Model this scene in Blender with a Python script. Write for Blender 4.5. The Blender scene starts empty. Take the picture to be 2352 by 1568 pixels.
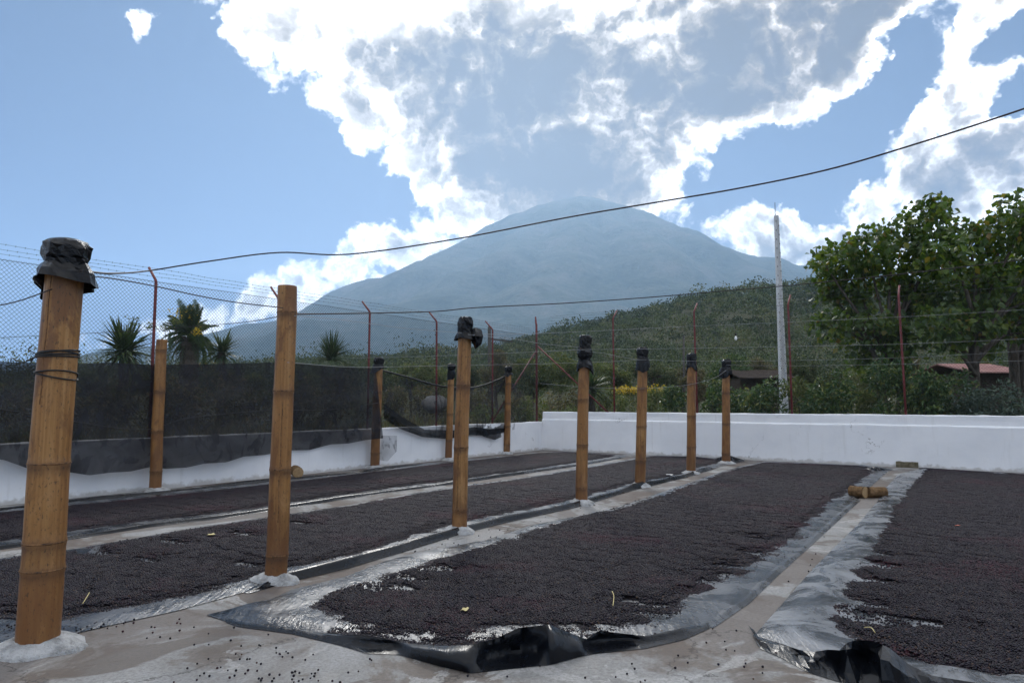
import bpy, math, random
import numpy as np
from mathutils import Vector, Matrix
from mathutils.geometry import delaunay_2d_cdt

# ------------------------------------------------------------------ camera
SC = bpy.context.scene
CW, CH, FPX = 2352.0, 1568.0, 1568.0      # reference frame units: 24 mm lens on 36 mm
CAM_H = 1.5
TH = math.atan(141.0 / FPX)               # upward pitch, horizon at 925 of 1568
cam_d = bpy.data.cameras.new('camera')
cam = bpy.data.objects.new('camera', cam_d)
SC.collection.objects.link(cam)
cam_d.sensor_width = 36.0
cam_d.lens = 24.0
cam_d.clip_start = 0.05
cam_d.clip_end = 40000.0
cam.location = (0, 0, CAM_H)
cam.rotation_euler = (math.pi / 2 + TH, 0, 0)
SC.camera = cam
SC.render.engine = 'CYCLES'
SC.cycles.use_denoising = True
SC.cycles.max_bounces = 8
SC.cycles.transparent_max_bounces = 24
SC.cycles.volume_bounces = 2
SC.cycles.sample_clamp_indirect = 6.0
SC.view_settings.view_transform = 'Standard'
SC.view_settings.look = 'None'
SC.view_settings.gamma = 1.0
SC.view_settings.exposure = 0.82
SC.view_settings.use_curve_mapping = False

FWD = Vector((0, math.cos(TH), math.sin(TH)))
UPV = Vector((0, -math.sin(TH), math.cos(TH)))

def ray(px, py):
    """direction through a point of the reference frame"""
    return (FWD * FPX + Vector((1, 0, 0)) * (px - CW / 2) + UPV * (CH / 2 - py)).normalized()

def G(px, py, z=0.0):
    """where that line of sight meets the level z"""
    d = ray(px, py)
    t = (z - CAM_H) / d.z
    return Vector((d.x * t, d.y * t, z))

def AT(px, py, Y):
    """the point on that line of sight at distance Y in front"""
    d = ray(px, py)
    t = Y / d.y
    return Vector((d.x * t, Y, CAM_H + d.z * t))

# ------------------------------------------------------------------ node helpers
def math_node(nt, op, a=None, b=None, c=None, clamp=False):
    n = nt.nodes.new('ShaderNodeMath'); n.operation = op; n.use_clamp = clamp
    for i, v in enumerate((a, b, c)):
        if v is None: continue
        if isinstance(v, (int, float)): n.inputs[i].default_value = v
        else: nt.links.new(v, n.inputs[i])
    return n.outputs[0]

def smooth(nt, v, lo, hi, o0=0.0, o1=1.0, kind='SMOOTHSTEP'):
    n = nt.nodes.new('ShaderNodeMapRange'); n.interpolation_type = kind; n.clamp = True
    nt.links.new(v, n.inputs[0])
    for i, x in zip((1, 2, 3, 4), (lo, hi, o0, o1)): n.inputs[i].default_value = x
    return n.outputs[0]

def mixc(nt, f, a, b, mode='MIX'):
    n = nt.nodes.new('ShaderNodeMix'); n.data_type = 'RGBA'; n.blend_type = mode
    for i, v in ((0, f), (6, a), (7, b)):
        if isinstance(v, (int, float)): n.inputs[i].default_value = v
        elif isinstance(v, tuple): n.inputs[i].default_value = (*v, 1) if len(v) == 3 else v
        else: nt.links.new(v, n.inputs[i])
    return n.outputs[2]

def noise(nt, vec, scale, detail=4, rough=0.55, dist=0.0, out=0, lac=2.0):
    n = nt.nodes.new('ShaderNodeTexNoise')
    n.inputs['Scale'].default_value = scale; n.inputs['Detail'].default_value = detail
    n.inputs['Roughness'].default_value = rough; n.inputs['Distortion'].default_value = dist
    n.inputs['Lacunarity'].default_value = lac
    if vec is not None: nt.links.new(vec, n.inputs['Vector'])
    return n.outputs[out]

def voro(nt, vec, scale, feature='F1', detail=0, out=0, rnd=1.0):
    n = nt.nodes.new('ShaderNodeTexVoronoi'); n.feature = feature
    n.inputs['Scale'].default_value = scale
    if 'Detail' in n.inputs: n.inputs['Detail'].default_value = detail
    n.inputs['Randomness'].default_value = rnd
    if vec is not None: nt.links.new(vec, n.inputs['Vector'])
    return n.outputs[out]

def mapping(nt, vec, scale=(1, 1, 1), rot=(0, 0, 0), loc=(0, 0, 0)):
    n = nt.nodes.new('ShaderNodeMapping')
    n.inputs['Scale'].default_value = scale; n.inputs['Rotation'].default_value = rot
    n.inputs['Location'].default_value = loc
    nt.links.new(vec, n.inputs['Vector'])
    return n.outputs[0]

def ramp(nt, f, stops):
    n = nt.nodes.new('ShaderNodeValToRGB'); e = n.color_ramp.elements
    while len(e) < len(stops): e.new(0.5)
    for el, (p, c) in zip(e, stops):
        el.position = p; el.color = (*c, 1) if len(c) == 3 else c
    nt.links.new(f, n.inputs[0])
    return n.outputs[0]

# ------------------------------------------------------------------ sky
SUN_AZ, SUN_EL = math.radians(-6.0), math.radians(36.0)    # ahead, a little left, behind cloud
wd = bpy.data.worlds.new('World'); SC.world = wd; wd.use_nodes = True
nt = wd.node_tree; nt.nodes.clear()
sky = nt.nodes.new('ShaderNodeTexSky'); sky.sky_type = 'NISHITA'; sky.sun_disc = False
sky.sun_elevation = SUN_EL; sky.sun_rotation = SUN_AZ
sky.altitude = 4000; sky.air_density = 0.55; sky.dust_density = 0.0; sky.ozone_density = 2.5
tc = nt.nodes.new('ShaderNodeTexCoord'); DV = tc.outputs['Generated']
sep = nt.nodes.new('ShaderNodeSeparateXYZ'); nt.links.new(DV, sep.inputs[0])
# bend the lookup a little so that the cloud masses have ragged outlines
wn = nt.nodes.new('ShaderNodeTexNoise'); nt.links.new(DV, wn.inputs['Vector'])
wn.inputs['Scale'].default_value = 5.0; wn.inputs['Detail'].default_value = 6; wn.inputs['Roughness'].default_value = 0.6
wsub = nt.nodes.new('ShaderNodeVectorMath'); wsub.operation = 'SUBTRACT'
nt.links.new(wn.outputs['Color'], wsub.inputs[0]); wsub.inputs[1].default_value = (0.5, 0.5, 0.5)
wsc = nt.nodes.new('ShaderNodeVectorMath'); wsc.operation = 'SCALE'; wsc.inputs['Scale'].default_value = 0.17
nt.links.new(wsub.outputs[0], wsc.inputs[0])
wadd = nt.nodes.new('ShaderNodeVectorMath'); wadd.operation = 'ADD'
nt.links.new(DV, wadd.inputs[0]); nt.links.new(wsc.outputs[0], wadd.inputs[1])
sp2 = nt.nodes.new('ShaderNodeSeparateXYZ'); nt.links.new(wadd.outputs[0], sp2.inputs[0])
AZ = math_node(nt, 'ARCTAN2', sp2.outputs[0], sp2.outputs[1])
EL = math_node(nt, 'ARCSINE', sp2.outputs[2])

def azel(px, py):
    d = ray(px, py)
    return math.atan2(d.x, d.y), math.asin(d.z)

def blob(px, py, sx, sy, amp, rot=0.0):
    """a cloud mass centred on a direction, sx by sy wide, turned by rot degrees"""
    a0, e0 = azel(px, py)
    u = math_node(nt, 'SUBTRACT', AZ, a0); v = math_node(nt, 'SUBTRACT', EL, e0)
    if rot:
        c, s = math.cos(math.radians(rot)), math.sin(math.radians(rot))
        u2 = math_node(nt, 'ADD', math_node(nt, 'MULTIPLY', u, c), math_node(nt, 'MULTIPLY', v, s))
        v2 = math_node(nt, 'SUBTRACT', math_node(nt, 'MULTIPLY', v, c), math_node(nt, 'MULTIPLY', u, s))
        u, v = u2, v2
    u = math_node(nt, 'MULTIPLY', u, FPX / sx); v = math_node(nt, 'MULTIPLY', v, FPX / sy)
    r = math_node(nt, 'ADD', math_node(nt, 'MULTIPLY', u, u), math_node(nt, 'MULTIPLY', v, v))
    g = math_node(nt, 'EXPONENT', math_node(nt, 'MULTIPLY', r, -1.0))
    return math_node(nt, 'MULTIPLY', g, amp)

def total(items):
    t = items[0]
    for x in items[1:]: t = math_node(nt, 'ADD', t, x)
    return t

mv = mapping(nt, DV, (1, 1, 1.7))
n_big = noise(nt, mv, 3.2, 9, 0.58, 0.25)
n_fine = noise(nt, mv, 11.0, 7, 0.62, 0.2)
bil = voro(nt, wadd.outputs[0], 17.0, 'F1', 3)
body = math_node(nt, 'ADD', math_node(nt, 'MULTIPLY', n_big, 0.95), math_node(nt, 'MULTIPLY', n_fine, 0.44))
body = math_node(nt, 'ADD', body, math_node(nt, 'MULTIPLY', math_node(nt, 'SUBTRACT', 0.4, bil), 0.36))
pf = voro(nt, wadd.outputs[0], 42.0, 'F1', 2)
body = math_node(nt, 'ADD', body, math_node(nt, 'MULTIPLY', math_node(nt, 'SUBTRACT', 0.4, pf), 0.16))
placed = total([
    blob(1000, 40, 430, 190, 0.30), blob(1300, 230, 420, 210, 0.35), blob(1750, 150, 380, 160, 0.25, 10),
    blob(760, 250, 230, 110, 0.17, -22), blob(1180, 420, 300, 80, 0.15), blob(1540, 410, 140, 90, 0.10),
    blob(2250, 200, 190, 130, 0.16, 25), blob(2200, 420, 260, 90, 0.18, 20), blob(1805, 540, 150, 62, 0.35),
    blob(900, 545, 170, 60, 0.33, 24), blob(640, 655, 280, 60, 0.25, 14), blob(250, 660, 200, 70, 0.20),
    blob(345, 85, 64, 88, 0.80, -20), blob(565, 100, 80, 60, 0.25), blob(2080, 560, 120, 60, 0.10),
    blob(1710, 425, 34, 20, 0.08), blob(500, 530, 70, 22, 0.05), blob(760, 470, 60, 24, 0.05),
    blob(150, 150, 330, 330, -0.86), blob(300, 420, 420, 190, -0.81), blob(820, 430, 190, 60, -0.73, -14),
    blob(1800, 410, 180, 80, -0.91, 8), blob(2110, 110, 34, 120, -0.51, -38), blob(2010, 60, 150, 70, 0.17), blob(1970, 280, 140, 30, -0.43, 38), blob(2330, 80, 60, 36, -0.71), blob(2330, 190, 40, 26, -0.61), blob(2150, 220, 170, 90, -0.09, 30),
    blob(1990, 150, 60, 60, 0.12), blob(2060, 330, 70, 40, 0.15), blob(640, 130, 60, 40, 0.14), blob(-250, 250, 320, 420, -0.66)])
cov = math_node(nt, 'ADD', math_node(nt, 'ADD', body, placed), 0.425)
mask = smooth(nt, cov, 0.72, 0.95)
thick = smooth(nt, cov, 0.86, 1.30)
dark_pl = total([
    blob(1240, 240, 340, 105, 1.35), blob(1320, 390, 260, 60, 0.75), blob(1180, 300, 170, 60, 0.38), blob(860, 140, 110, 50, 0.52), blob(1920, 60, 190, 90, 0.90),
    blob(1560, 390, 110, 70, 0.83), blob(1080, 130, 160, 70, 0.38), blob(1600, 170, 200, 80, 0.68), blob(2290, 330, 160, 80, 0.30),
    blob(1830, 570, 110, 30, 0.52), blob(860, 600, 160, 30, 0.45, 24), blob(950, 20, 380, 90, -0.70), blob(620, 260, 120, 90, -0.40)])
n_shade = noise(nt, mapping(nt, DV, (1, 1, 1.9), loc=(3.1, 1.7, 0.4)), 5.0, 7, 0.6, 0.5)
dk = math_node(nt, 'ADD', math_node(nt, 'MULTIPLY', math_node(nt, 'SUBTRACT', n_shade, 0.44), 2.8), dark_pl)
dk = math_node(nt, 'ADD', dk, math_node(nt, 'ADD', math_node(nt, 'MULTIPLY', bil, 0.55), math_node(nt, 'MULTIPLY', pf, 0.25)))
toward = nt.nodes.new('ShaderNodeVectorMath'); toward.operation = 'DOT_PRODUCT'   # clouds opposite the sun are lit from the front
nt.links.new(DV, toward.inputs[0]); toward.inputs[1].default_value = (math.sin(SUN_AZ), math.cos(SUN_AZ), 0.0)
backlit = smooth(nt, toward.outputs['Value'], -0.5, 0.7, 0.25, 1.0)
dk = math_node(nt, 'MULTIPLY', smooth(nt, dk, -0.05, 0.95, kind='LINEAR'), thick, clamp=True)
dk = math_node(nt, 'MULTIPLY', dk, backlit)
cloud_col = ramp(nt, dk, [(0.0, (0.56, 0.55, 0.54)), (0.20, (0.31, 0.305, 0.30)), (0.42, (0.17, 0.15, 0.125)), (0.70, (0.07, 0.054, 0.034)), (1.0, (0.022, 0.015, 0.008))])
bg_sky = nt.nodes.new('ShaderNodeBackground'); nt.links.new(sky.outputs[0], bg_sky.inputs[0]); bg_sky.inputs[1].default_value = 0.05
bg_cl = nt.nodes.new('ShaderNodeBackground'); nt.links.new(cloud_col, bg_cl.inputs[0]); bg_cl.inputs[1].default_value = 3.2
msh = nt.nodes.new('ShaderNodeMixShader'); nt.links.new(mask, msh.inputs[0])
nt.links.new(bg_sky.outputs[0], msh.inputs[1]); nt.links.new(bg_cl.outputs[0], msh.inputs[2])
wo = nt.nodes.new('ShaderNodeOutputWorld'); nt.links.new(msh.outputs[0], wo.inputs[0])

sun_d = bpy.data.lights.new('sun', 'SUN'); sun_d.energy = 1.0; sun_d.angle = math.radians(12); sun_d.color = (1.0, 0.97, 0.92)
sun = bpy.data.objects.new('sun', sun_d); SC.collection.objects.link(sun)
sd = Vector((math.sin(SUN_AZ) * math.cos(SUN_EL), math.cos(SUN_AZ) * math.cos(SUN_EL), math.sin(SUN_EL)))
sun.rotation_euler = (-sd).to_track_quat('-Z', 'Y').to_euler()
sun.location = sd * 60

HAZE_DENSITY = 1.35e-4
HAZE_COLOR = (0.50, 0.72, 1.0)
HAZE_ANISO = 0.56

# ------------------------------------------------------------------ object helpers
COL = SC.collection
ORG = {}
RNG = np.random.default_rng(7)
random.seed(7)

def tag(o, label=None, cat=None, group=None, kind=None):
    if label: o['label'] = label
    if cat: o['category'] = cat
    if group: o['group'] = group
    if kind: o['kind'] = kind
    return o

def empty(name, loc):
    o = bpy.data.objects.new(name, None); COL.objects.link(o)
    o.location = loc; o.empty_display_size = 0.1; ORG[o] = Vector(loc)
    return o

def obj(name, verts, faces, mat, parent=None, origin=None, smooth_=True, attrs=None, me=None):
    """one mesh object; verts are world points, stored about the parent's origin or the given origin"""
    org = ORG[parent] if parent else Vector(origin or (0, 0, 0))
    v = np.asarray(verts, dtype=np.float64).reshape(-1, 3) - np.array(org)
    m = bpy.data.meshes.new(name)
    if isinstance(faces, np.ndarray):
        nf, k = faces.shape
        m.vertices.add(len(v)); m.vertices.foreach_set('co', v.ravel())
        m.loops.add(nf * k); m.loops.foreach_set('vertex_index', faces.ravel().astype(np.int32))
        m.polygons.add(nf); m.polygons.foreach_set('loop_start', np.arange(0, nf * k, k, dtype=np.int32))
        m.update(calc_edges=True)
    else:
        m.from_pydata(v.tolist(), [], faces); m.update()
    if len(m.polygons): m.polygons.foreach_set('use_smooth', np.full(len(m.polygons), bool(smooth_)))
    for an, (dom, dat) in (attrs or {}).items():
        at = m.attributes.new(an, 'FLOAT', dom); at.data.foreach_set('value', np.asarray(dat, dtype=np.float32))
    m.materials.append(mat)
    o = bpy.data.objects.new(name, m); COL.objects.link(o)
    if parent: o.parent = parent
    else: o.location = org
    ORG[o] = org
    return o

class MB:
    def __init__(s): s.v, s.f = [], []
    def add(s, v, f):
        n = len(s.v); s.v += [tuple(p) for p in v]; s.f += [tuple(i + n for i in q) for q in f]
    def box(s, c, size, ax=None):
        ax = ax or (Vector((1, 0, 0)), Vector((0, 1, 0)), Vector((0, 0, 1)))
        c = Vector(c); p = []
        for k in (-1, 1):
            for j in (-1, 1):
                for i in (-1, 1):
                    p.append(c + ax[0] * (i * size[0] / 2) + ax[1] * (j * size[1] / 2) + ax[2] * (k * size[2] / 2))
        s.add(p, [(0, 2, 3, 1), (4, 5, 7, 6), (0, 1, 5, 4), (2, 6, 7, 3), (0, 4, 6, 2), (1, 3, 7, 5)])
    def tube(s, path, rad, seg=8, caps=True):
        path = [Vector(p) for p in path]; n = len(path)
        rad = [rad] * n if isinstance(rad, (int, float)) else list(rad)
        vs = []; prev = None
        for i, p in enumerate(path):
            t = (path[min(i + 1, n - 1)] - path[max(i - 1, 0)]).normalized()
            if prev is None:
                a = t.cross(Vector((0, 0, 1)))
                if a.length < 1e-3: a = t.cross(Vector((1, 0, 0)))
            else: a = prev - t * prev.dot(t)
            a.normalize(); prev = a; b = t.cross(a)
            for k in range(seg):
                w = 2 * math.pi * k / seg
                vs.append(p + a * (math.cos(w) * rad[i]) + b * (math.sin(w) * rad[i]))
        f = [(i * seg + k, i * seg + (k + 1) % seg, (i + 1) * seg + (k + 1) % seg, (i + 1) * seg + k)
             for i in range(n - 1) for k in range(seg)]
        if caps: f += [tuple(range(seg))[::-1], tuple((n - 1) * seg + k for k in range(seg))]
        s.add(vs, f)
    def build(s, name, mat, parent=None, origin=None, smooth_=True):
        return obj(name, s.v, s.f, mat, parent, origin, smooth_)

def catmull(pts, per=6):
    pts = [Vector(p) for p in pts]
    q = [pts[0] * 2 - pts[1]] + pts + [pts[-1] * 2 - pts[-2]]
    out = []
    for i in range(1, len(q) - 2):
        a, b, c, d = q[i - 1:i + 3]
        for k in range(per):
            t = k / per
            out.append(0.5 * ((2 * b) + (c - a) * t + (2 * a - 5 * b + 4 * c - d) * t * t + (3 * b - a - 3 * c + d) * t ** 3))
    return out + [pts[-1]]

def vnoise(x, y, seed=0):
    xi = np.floor(x).astype(np.int64); yi = np.floor(y).astype(np.int64); fx = x - xi; fy = y - yi
    fx = fx * fx * (3 - 2 * fx); fy = fy * fy * (3 - 2 * fy)
    def h(a, b):
        n = (a * 374761393 + b * 668265263 + seed * 974634541) & 0x7fffffff
        n = ((n ^ (n >> 13)) * 1274126177) & 0x7fffffff
        return ((n ^ (n >> 16)) & 0xffff) / 65535.0
    return (h(xi, yi) * (1 - fx) + h(xi + 1, yi) * fx) * (1 - fy) + (h(xi, yi + 1) * (1 - fx) + h(xi + 1, yi + 1) * fx) * fy

def fbm(x, y, seed=0, octv=4):
    x = np.asarray(x, float); y = np.asarray(y, float); s = 0; a = 0.5; t = 0
    for o in range(octv):
        s = s + a * vnoise(x, y, seed + o); t += a; a *= 0.5; x = x * 2.03 + 11.3; y = y * 2.03 - 7.7
    return s / t

def sstep(x, a, b):
    t = np.clip((np.asarray(x, float) - a) / (b - a), 0, 1); return t * t * (3 - 2 * t)

# ------------------------------------------------------------------ materials
def mat(name):
    m = bpy.data.materials.new(name); m.use_nodes = True; t = m.node_tree
    return m, t, t.nodes['Principled BSDF'], t.nodes['Material Output']

def pos(t):
    return t.nodes.new('ShaderNodeNewGeometry').outputs['Position']

def objc(t):
    return t.nodes.new('ShaderNodeTexCoord').outputs['Object']

def attr(t, name):
    n = t.nodes.new('ShaderNodeAttribute'); n.attribute_name = name; return n.outputs['Fac']

def bump(t, h, strength, dist, bsdf):
    n = t.nodes.new('ShaderNodeBump'); n.inputs['Strength'].default_value = strength; n.inputs['Distance'].default_value = dist
    t.links.new(h, n.inputs['Height']); t.links.new(n.outputs[0], bsdf.inputs['Normal'])

M = {}
def setc(t, b, c, rough, spec=0.5):
    if isinstance(c, tuple): b.inputs['Base Color'].default_value = (*c, 1)
    else: t.links.new(c, b.inputs['Base Color'])
    if isinstance(rough, (int, float)): b.inputs['Roughness'].default_value = rough
    else: t.links.new(rough, b.inputs['Roughness'])
    b.inputs['Specular IOR Level'].default_value = spec

# stained concrete slab
m, t, b, _ = mat('concrete'); p = pos(t)
big = noise(t, p, 0.7, 8, 0.66, 0.8); mid = noise(t, mapping(t, p, (1, 1, 1), loc=(5.4, 2.3, 0)), 1.25, 9, 0.62, 0.9); fin = noise(t, p, 45, 5, 0.8)
str_ = noise(t, mapping(t, p, (7.0, 1.3, 1), rot=(0, 0, 0.63)), 1.1, 6, 0.6, 0.4)
c = ramp(t, big, [(0.34, (0.104, 0.082, 0.067)), (0.46, (0.160, 0.140, 0.124)), (0.49, (0.224, 0.220, 0.212)), (0.72, (0.304, 0.304, 0.304))])
c = mixc(t, smooth(t, mid, 0.545, 0.555, 0, 0.7), c, (0.35, 0.345, 0.335))
c = mixc(t, smooth(t, mid, 0.44, 0.39, 0, 0.75), c, (0.085, 0.064, 0.050))
c = mixc(t, smooth(t, str_, 0.58, 0.70, 0, 0.22), c, (0.36, 0.34, 0.31))
c = mixc(t, smooth(t, noise(t, mapping(t, p, (1, 1, 1), loc=(2.2, 0.4, 0)), 0.42, 6, 0.62, 0.8), 0.49, 0.53, 0, 0.68), c, (0.105, 0.080, 0.065))
ck = voro(t, mapping(t, p, (1, 1, 1)), 0.8, 'DISTANCE_TO_EDGE')
wob = t.nodes.new('ShaderNodeVectorMath'); wob.operation = 'ADD'; t.links.new(p, wob.inputs[0]); t.links.new(noise(t, p, 2.5, 5, 0.6, 0, 1), wob.inputs[1])
ck = voro(t, wob.outputs[0], 0.55, 'DISTANCE_TO_EDGE')
c = mixc(t, smooth(t, ck, 0.0, 0.010, 0.7, 0), c, (0.035, 0.03, 0.027))
c = mixc(t, smooth(t, fin, 0.40, 0.66, 0.0, 0.55), c, (0.085, 0.08, 0.075))
setc(t, b, c, smooth(t, mid, 0.3, 0.7, 0.70, 0.9), 0.25)
c = mixc(t, smooth(t, noise(t, p, 130, 2, 0.6), 0.60, 0.72, 0, 0.5), c, (0.50, 0.49, 0.47))
hh = math_node(t, 'ADD', math_node(t, 'MULTIPLY', fin, 0.45), math_node(t, 'ADD', big, math_node(t, 'MULTIPLY', smooth(t, ck, 0, 0.02), 0.15)))
bump(t, hh, 0.35, 0.02, b); M['concrete'] = m

# cement mound
m, t, b, _ = mat('cement'); p = pos(t)
n1 = noise(t, p, 9, 6, 0.65); n2 = noise(t, p, 55, 3, 0.7)
c = ramp(t, n1, [(0.3, (0.22, 0.22, 0.215)), (0.55, (0.50, 0.50, 0.50)), (0.75, (0.62, 0.62, 0.62))])
setc(t, b, c, 0.9, 0.2); bump(t, math_node(t, 'ADD', n2, n1), 1.0, 0.035, b); M['cement'] = m

# whitewashed plaster
def plaster(name, base):
    m, t, b, _ = mat(name); p = pos(t)
    z = t.nodes.new('ShaderNodeSeparateXYZ'); t.links.new(p, z.inputs[0])
    n1 = noise(t, p, 1.3, 7, 0.62, 0.4); n2 = noise(t, mapping(t, p, (9, 9, 0.9)), 1.0, 5, 0.6); n3 = noise(t, p, 30, 4, 0.7)
    c = mixc(t, smooth(t, n1, 0.40, 0.72, 0, 0.35), base, (0.62, 0.63, 0.66))
    c = mixc(t, smooth(t, n2, 0.56, 0.75, 0, 0.25), c, (0.52, 0.50, 0.47))
    low = math_node(t, 'ADD', z.outputs[2], math_node(t, 'MULTIPLY', noise(t, p, 5, 6, 0.65), -0.30))
    c = mixc(t, smooth(t, low, -0.13, -0.05, 0.6, 0), c, (0.33, 0.30, 0.26))
    wob = t.nodes.new('ShaderNodeVectorMath'); wob.operation = 'ADD'; t.links.new(p, wob.inputs[0]); t.links.new(noise(t, p, 1.7, 5, 0.7, 0, 1), wob.inputs[1])
    ck = voro(t, wob.outputs[0], 0.42, 'DISTANCE_TO_EDGE')
    ckm = math_node(t, 'MULTIPLY', smooth(t, ck, 0.0, 0.006, 0.75, 0), smooth(t, noise(t, p, 0.8, 3), 0.58, 0.66))
    c = mixc(t, ckm, c, (0.15, 0.13, 0.12))
    chips = math_node(t, 'MULTIPLY', smooth(t, noise(t, p, 14, 4, 0.6), 0.70, 0.73), smooth(t, noise(t, p, 1.1, 2), 0.5, 0.6))
    c = mixc(t, math_node(t, 'MULTIPLY', chips, 0.6), c, (0.30, 0.28, 0.26))
    setc(t, b, c, 0.85, 0.25)
    bump(t, math_node(t, 'ADD', math_node(t, 'MULTIPLY', n3, 0.5), math_node(t, 'MULTIPLY', n1, 1.2)), 0.35, 0.02, b)
    return m
M['plaster'] = plaster('white_plaster', (0.80, 0.80, 0.81))

# bamboo culm: streaked along its length
m, t, b, _ = mat('bamboo'); p = objc(t)
oi = t.nodes.new('ShaderNodeObjectInfo')
off = t.nodes.new('ShaderNodeVectorMath'); off.operation = 'ADD'; t.links.new(p, off.inputs[0])
cx = t.nodes.new('ShaderNodeCombineXYZ'); t.links.new(math_node(t, 'MULTIPLY', oi.outputs['Random'], 40), cx.inputs[0]); t.links.new(cx.outputs[0], off.inputs[1])
pv = off.outputs[0]
s1 = noise(t, mapping(t, pv, (34, 34, 0.35)), 1.8, 4, 0.5, 0.1); s2 = noise(t, mapping(t, pv, (60, 60, 1.2)), 2.0, 3, 0.6)
blo = noise(t, mapping(t, pv, (4, 4, 1.3)), 1.4, 6, 0.65, 0.6)
c = ramp(t, s1, [(0.25, (0.164, 0.070, 0.020)), (0.42, (0.246, 0.115, 0.033)), (0.58, (0.299, 0.152, 0.046)), (0.75, (0.369, 0.205, 0.074))])
zz = t.nodes.new('ShaderNodeSeparateXYZ'); t.links.new(p, zz.inputs[0])
damp = smooth(t, math_node(t, 'ADD', zz.outputs[2], math_node(t, 'MULTIPLY', blo, -0.9)), -0.35, 0.55, 0.7, 0)   # stained where rain splashes the foot
c = mixc(t, damp, c, (0.10, 0.045, 0.018))
c = mixc(t, smooth(t, blo, 0.49, 0.60, 0, 0.8), c, (0.12, 0.050, 0.018))
c = mixc(t, smooth(t, blo, 0.45, 0.34, 0, 0.55), c, (0.38, 0.21, 0.085))
seg = attr(t, 'seg')
c = mixc(t, smooth(t, seg, 0.0, 1.0, 0.45, 0.0, 'LINEAR'), c, (0.20, 0.082, 0.022))
nd = attr(t, 'near_node')
c = mixc(t, math_node(t, 'MULTIPLY', nd, smooth(t, blo, 0.3, 0.6, 0.35, 0.85)), c, (0.085, 0.040, 0.018))
spk = noise(t, mapping(t, pv, (14, 14, 6)), 6, 4, 0.7)
c = mixc(t, smooth(t, spk, 0.57, 0.66, 0, 0.75), c, (0.035, 0.022, 0.014))
c = mixc(t, smooth(t, s2, 0.62, 0.70, 0, 0.4), c, (0.16, 0.07, 0.02))
setc(t, b, c, smooth(t, s1, 0.2, 0.8, 0.55, 0.38), 0.4); bump(t, math_node(t, 'ADD', s1, s2), 0.25, 0.004, b); M['bamboo'] = m

m, t, b, _ = mat('bamboo_node'); p = pos(t)
c = ramp(t, noise(t, p, 40, 4, 0.6), [(0.35, (0.035, 0.018, 0.010)), (0.65, (0.22, 0.11, 0.045))])
setc(t, b, c, 0.7, 0.3); M['node'] = m
m, t, b, _ = mat('bamboo_end'); p = pos(t)
c = ramp(t, noise(t, p, 50, 4, 0.6), [(0.3, (0.30, 0.18, 0.08)), (0.7, (0.60, 0.44, 0.25))])
setc(t, b, c, 0.8, 0.2); M['cut'] = m

# black polythene sheet, dusty in places
def poly(name, dust, wr, rmin=0.16, spec=0.4):
    m, t, b, _ = mat(name); p = pos(t)
    n1 = noise(t, p, 2.2, 7, 0.65, 0.8); n2 = noise(t, mapping(t, p, (1, 1, 1), rot=(0, 0, 0.6)), 14, 5, 0.55, 2.5)
    n3 = noise(t, mapping(t, p, (22, 3, 6), rot=(0, 0, -0.63)), 1.0, 5, 0.6, 1.5)
    dst = math_node(t, 'MULTIPLY', smooth(t, n1, 0.38, 0.62), dust)
    c = mixc(t, dst, (0.004, 0.005, 0.0075), (0.36, 0.37, 0.39))
    setc(t, b, c, smooth(t, n1, 0.35, 0.65, rmin, rmin + 0.15), spec)
    bump(t, math_node(t, 'ADD', n2, math_node(t, 'MULTIPLY', n3, 1.4)), wr, 0.02, b)
    return m
M['tarp'] = poly('black_polythene', 0.20, 0.28, 0.20, 0.45)
M['fold'] = poly('black_polythene_fold', 0.008, 0.14, 0.20, 0.24)
M['clear'] = poly('dusty_polythene', 0.50, 0.24, 0.20)
m, t, b, _ = mat('bag_plastic'); p = pos(t)
setc(t, b, (0.003, 0.0035, 0.005), 0.22, 0.24); bump(t, noise(t, p, 22, 5, 0.6, 1.5), 0.45, 0.02, b); M['bag'] = m
m, t, b, _ = mat('rubber_cord'); setc(t, b, (0.012, 0.012, 0.013), 0.55, 0.4); M['cord'] = m
m, t, b, _ = mat('pale_wire'); setc(t, b, (0.26, 0.26, 0.27), 0.6, 0.3); M['wire'] = m
m, t, b, _ = mat('dark_cable'); setc(t, b, (0.028, 0.020, 0.020), 0.6, 0.3); M['cable'] = m
m, t, b, _ = mat('galvanised'); setc(t, b, (0.055, 0.058, 0.062), 0.7, 0.15); M['galv'] = m

m, t, b, _ = mat('red_paint'); p = pos(t)
n1 = noise(t, p, 18, 5, 0.65)
c = ramp(t, n1, [(0.30, (0.035, 0.014, 0.012)), (0.45, (0.105, 0.016, 0.018)), (0.62, (0.14, 0.022, 0.022)), (0.80, (0.22, 0.10, 0.08))])
setc(t, b, c, 0.6, 0.4); M['red'] = m

# coffee cherries, drying: near black purple with red and brown ones among them
m, t, b, _ = mat('coffee_cherry'); p = pos(t)
tone = attr(t, 'tone'); zone = noise(t, p, 0.75, 4, 0.6); oi = t.nodes.new('ShaderNodeObjectInfo')
tr = math_node(t, 'FRACT', math_node(t, 'ADD', tone, math_node(t, 'MULTIPLY', oi.outputs['Random'], 7.31)))
c = ramp(t, tr, [(0.0, (0.0035, 0.003, 0.006)), (0.5, (0.0072, 0.0052, 0.0108)), (0.82, (0.013, 0.0078, 0.0145)), (0.95, (0.026, 0.014, 0.017)), (1.0, (0.080, 0.048, 0.030))])
rz = math_node(t, 'MULTIPLY', smooth(t, zone, 0.50, 0.68), smooth(t, tr, 0.45, 0.60, 0, 0.8))
c = mixc(t, rz, c, (0.050, 0.008, 0.016))
setc(t, b, c, 0.42, 0.15); M['cherry'] = m
m, t, b, _ = mat('coffee_layer'); p = pos(t)
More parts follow.
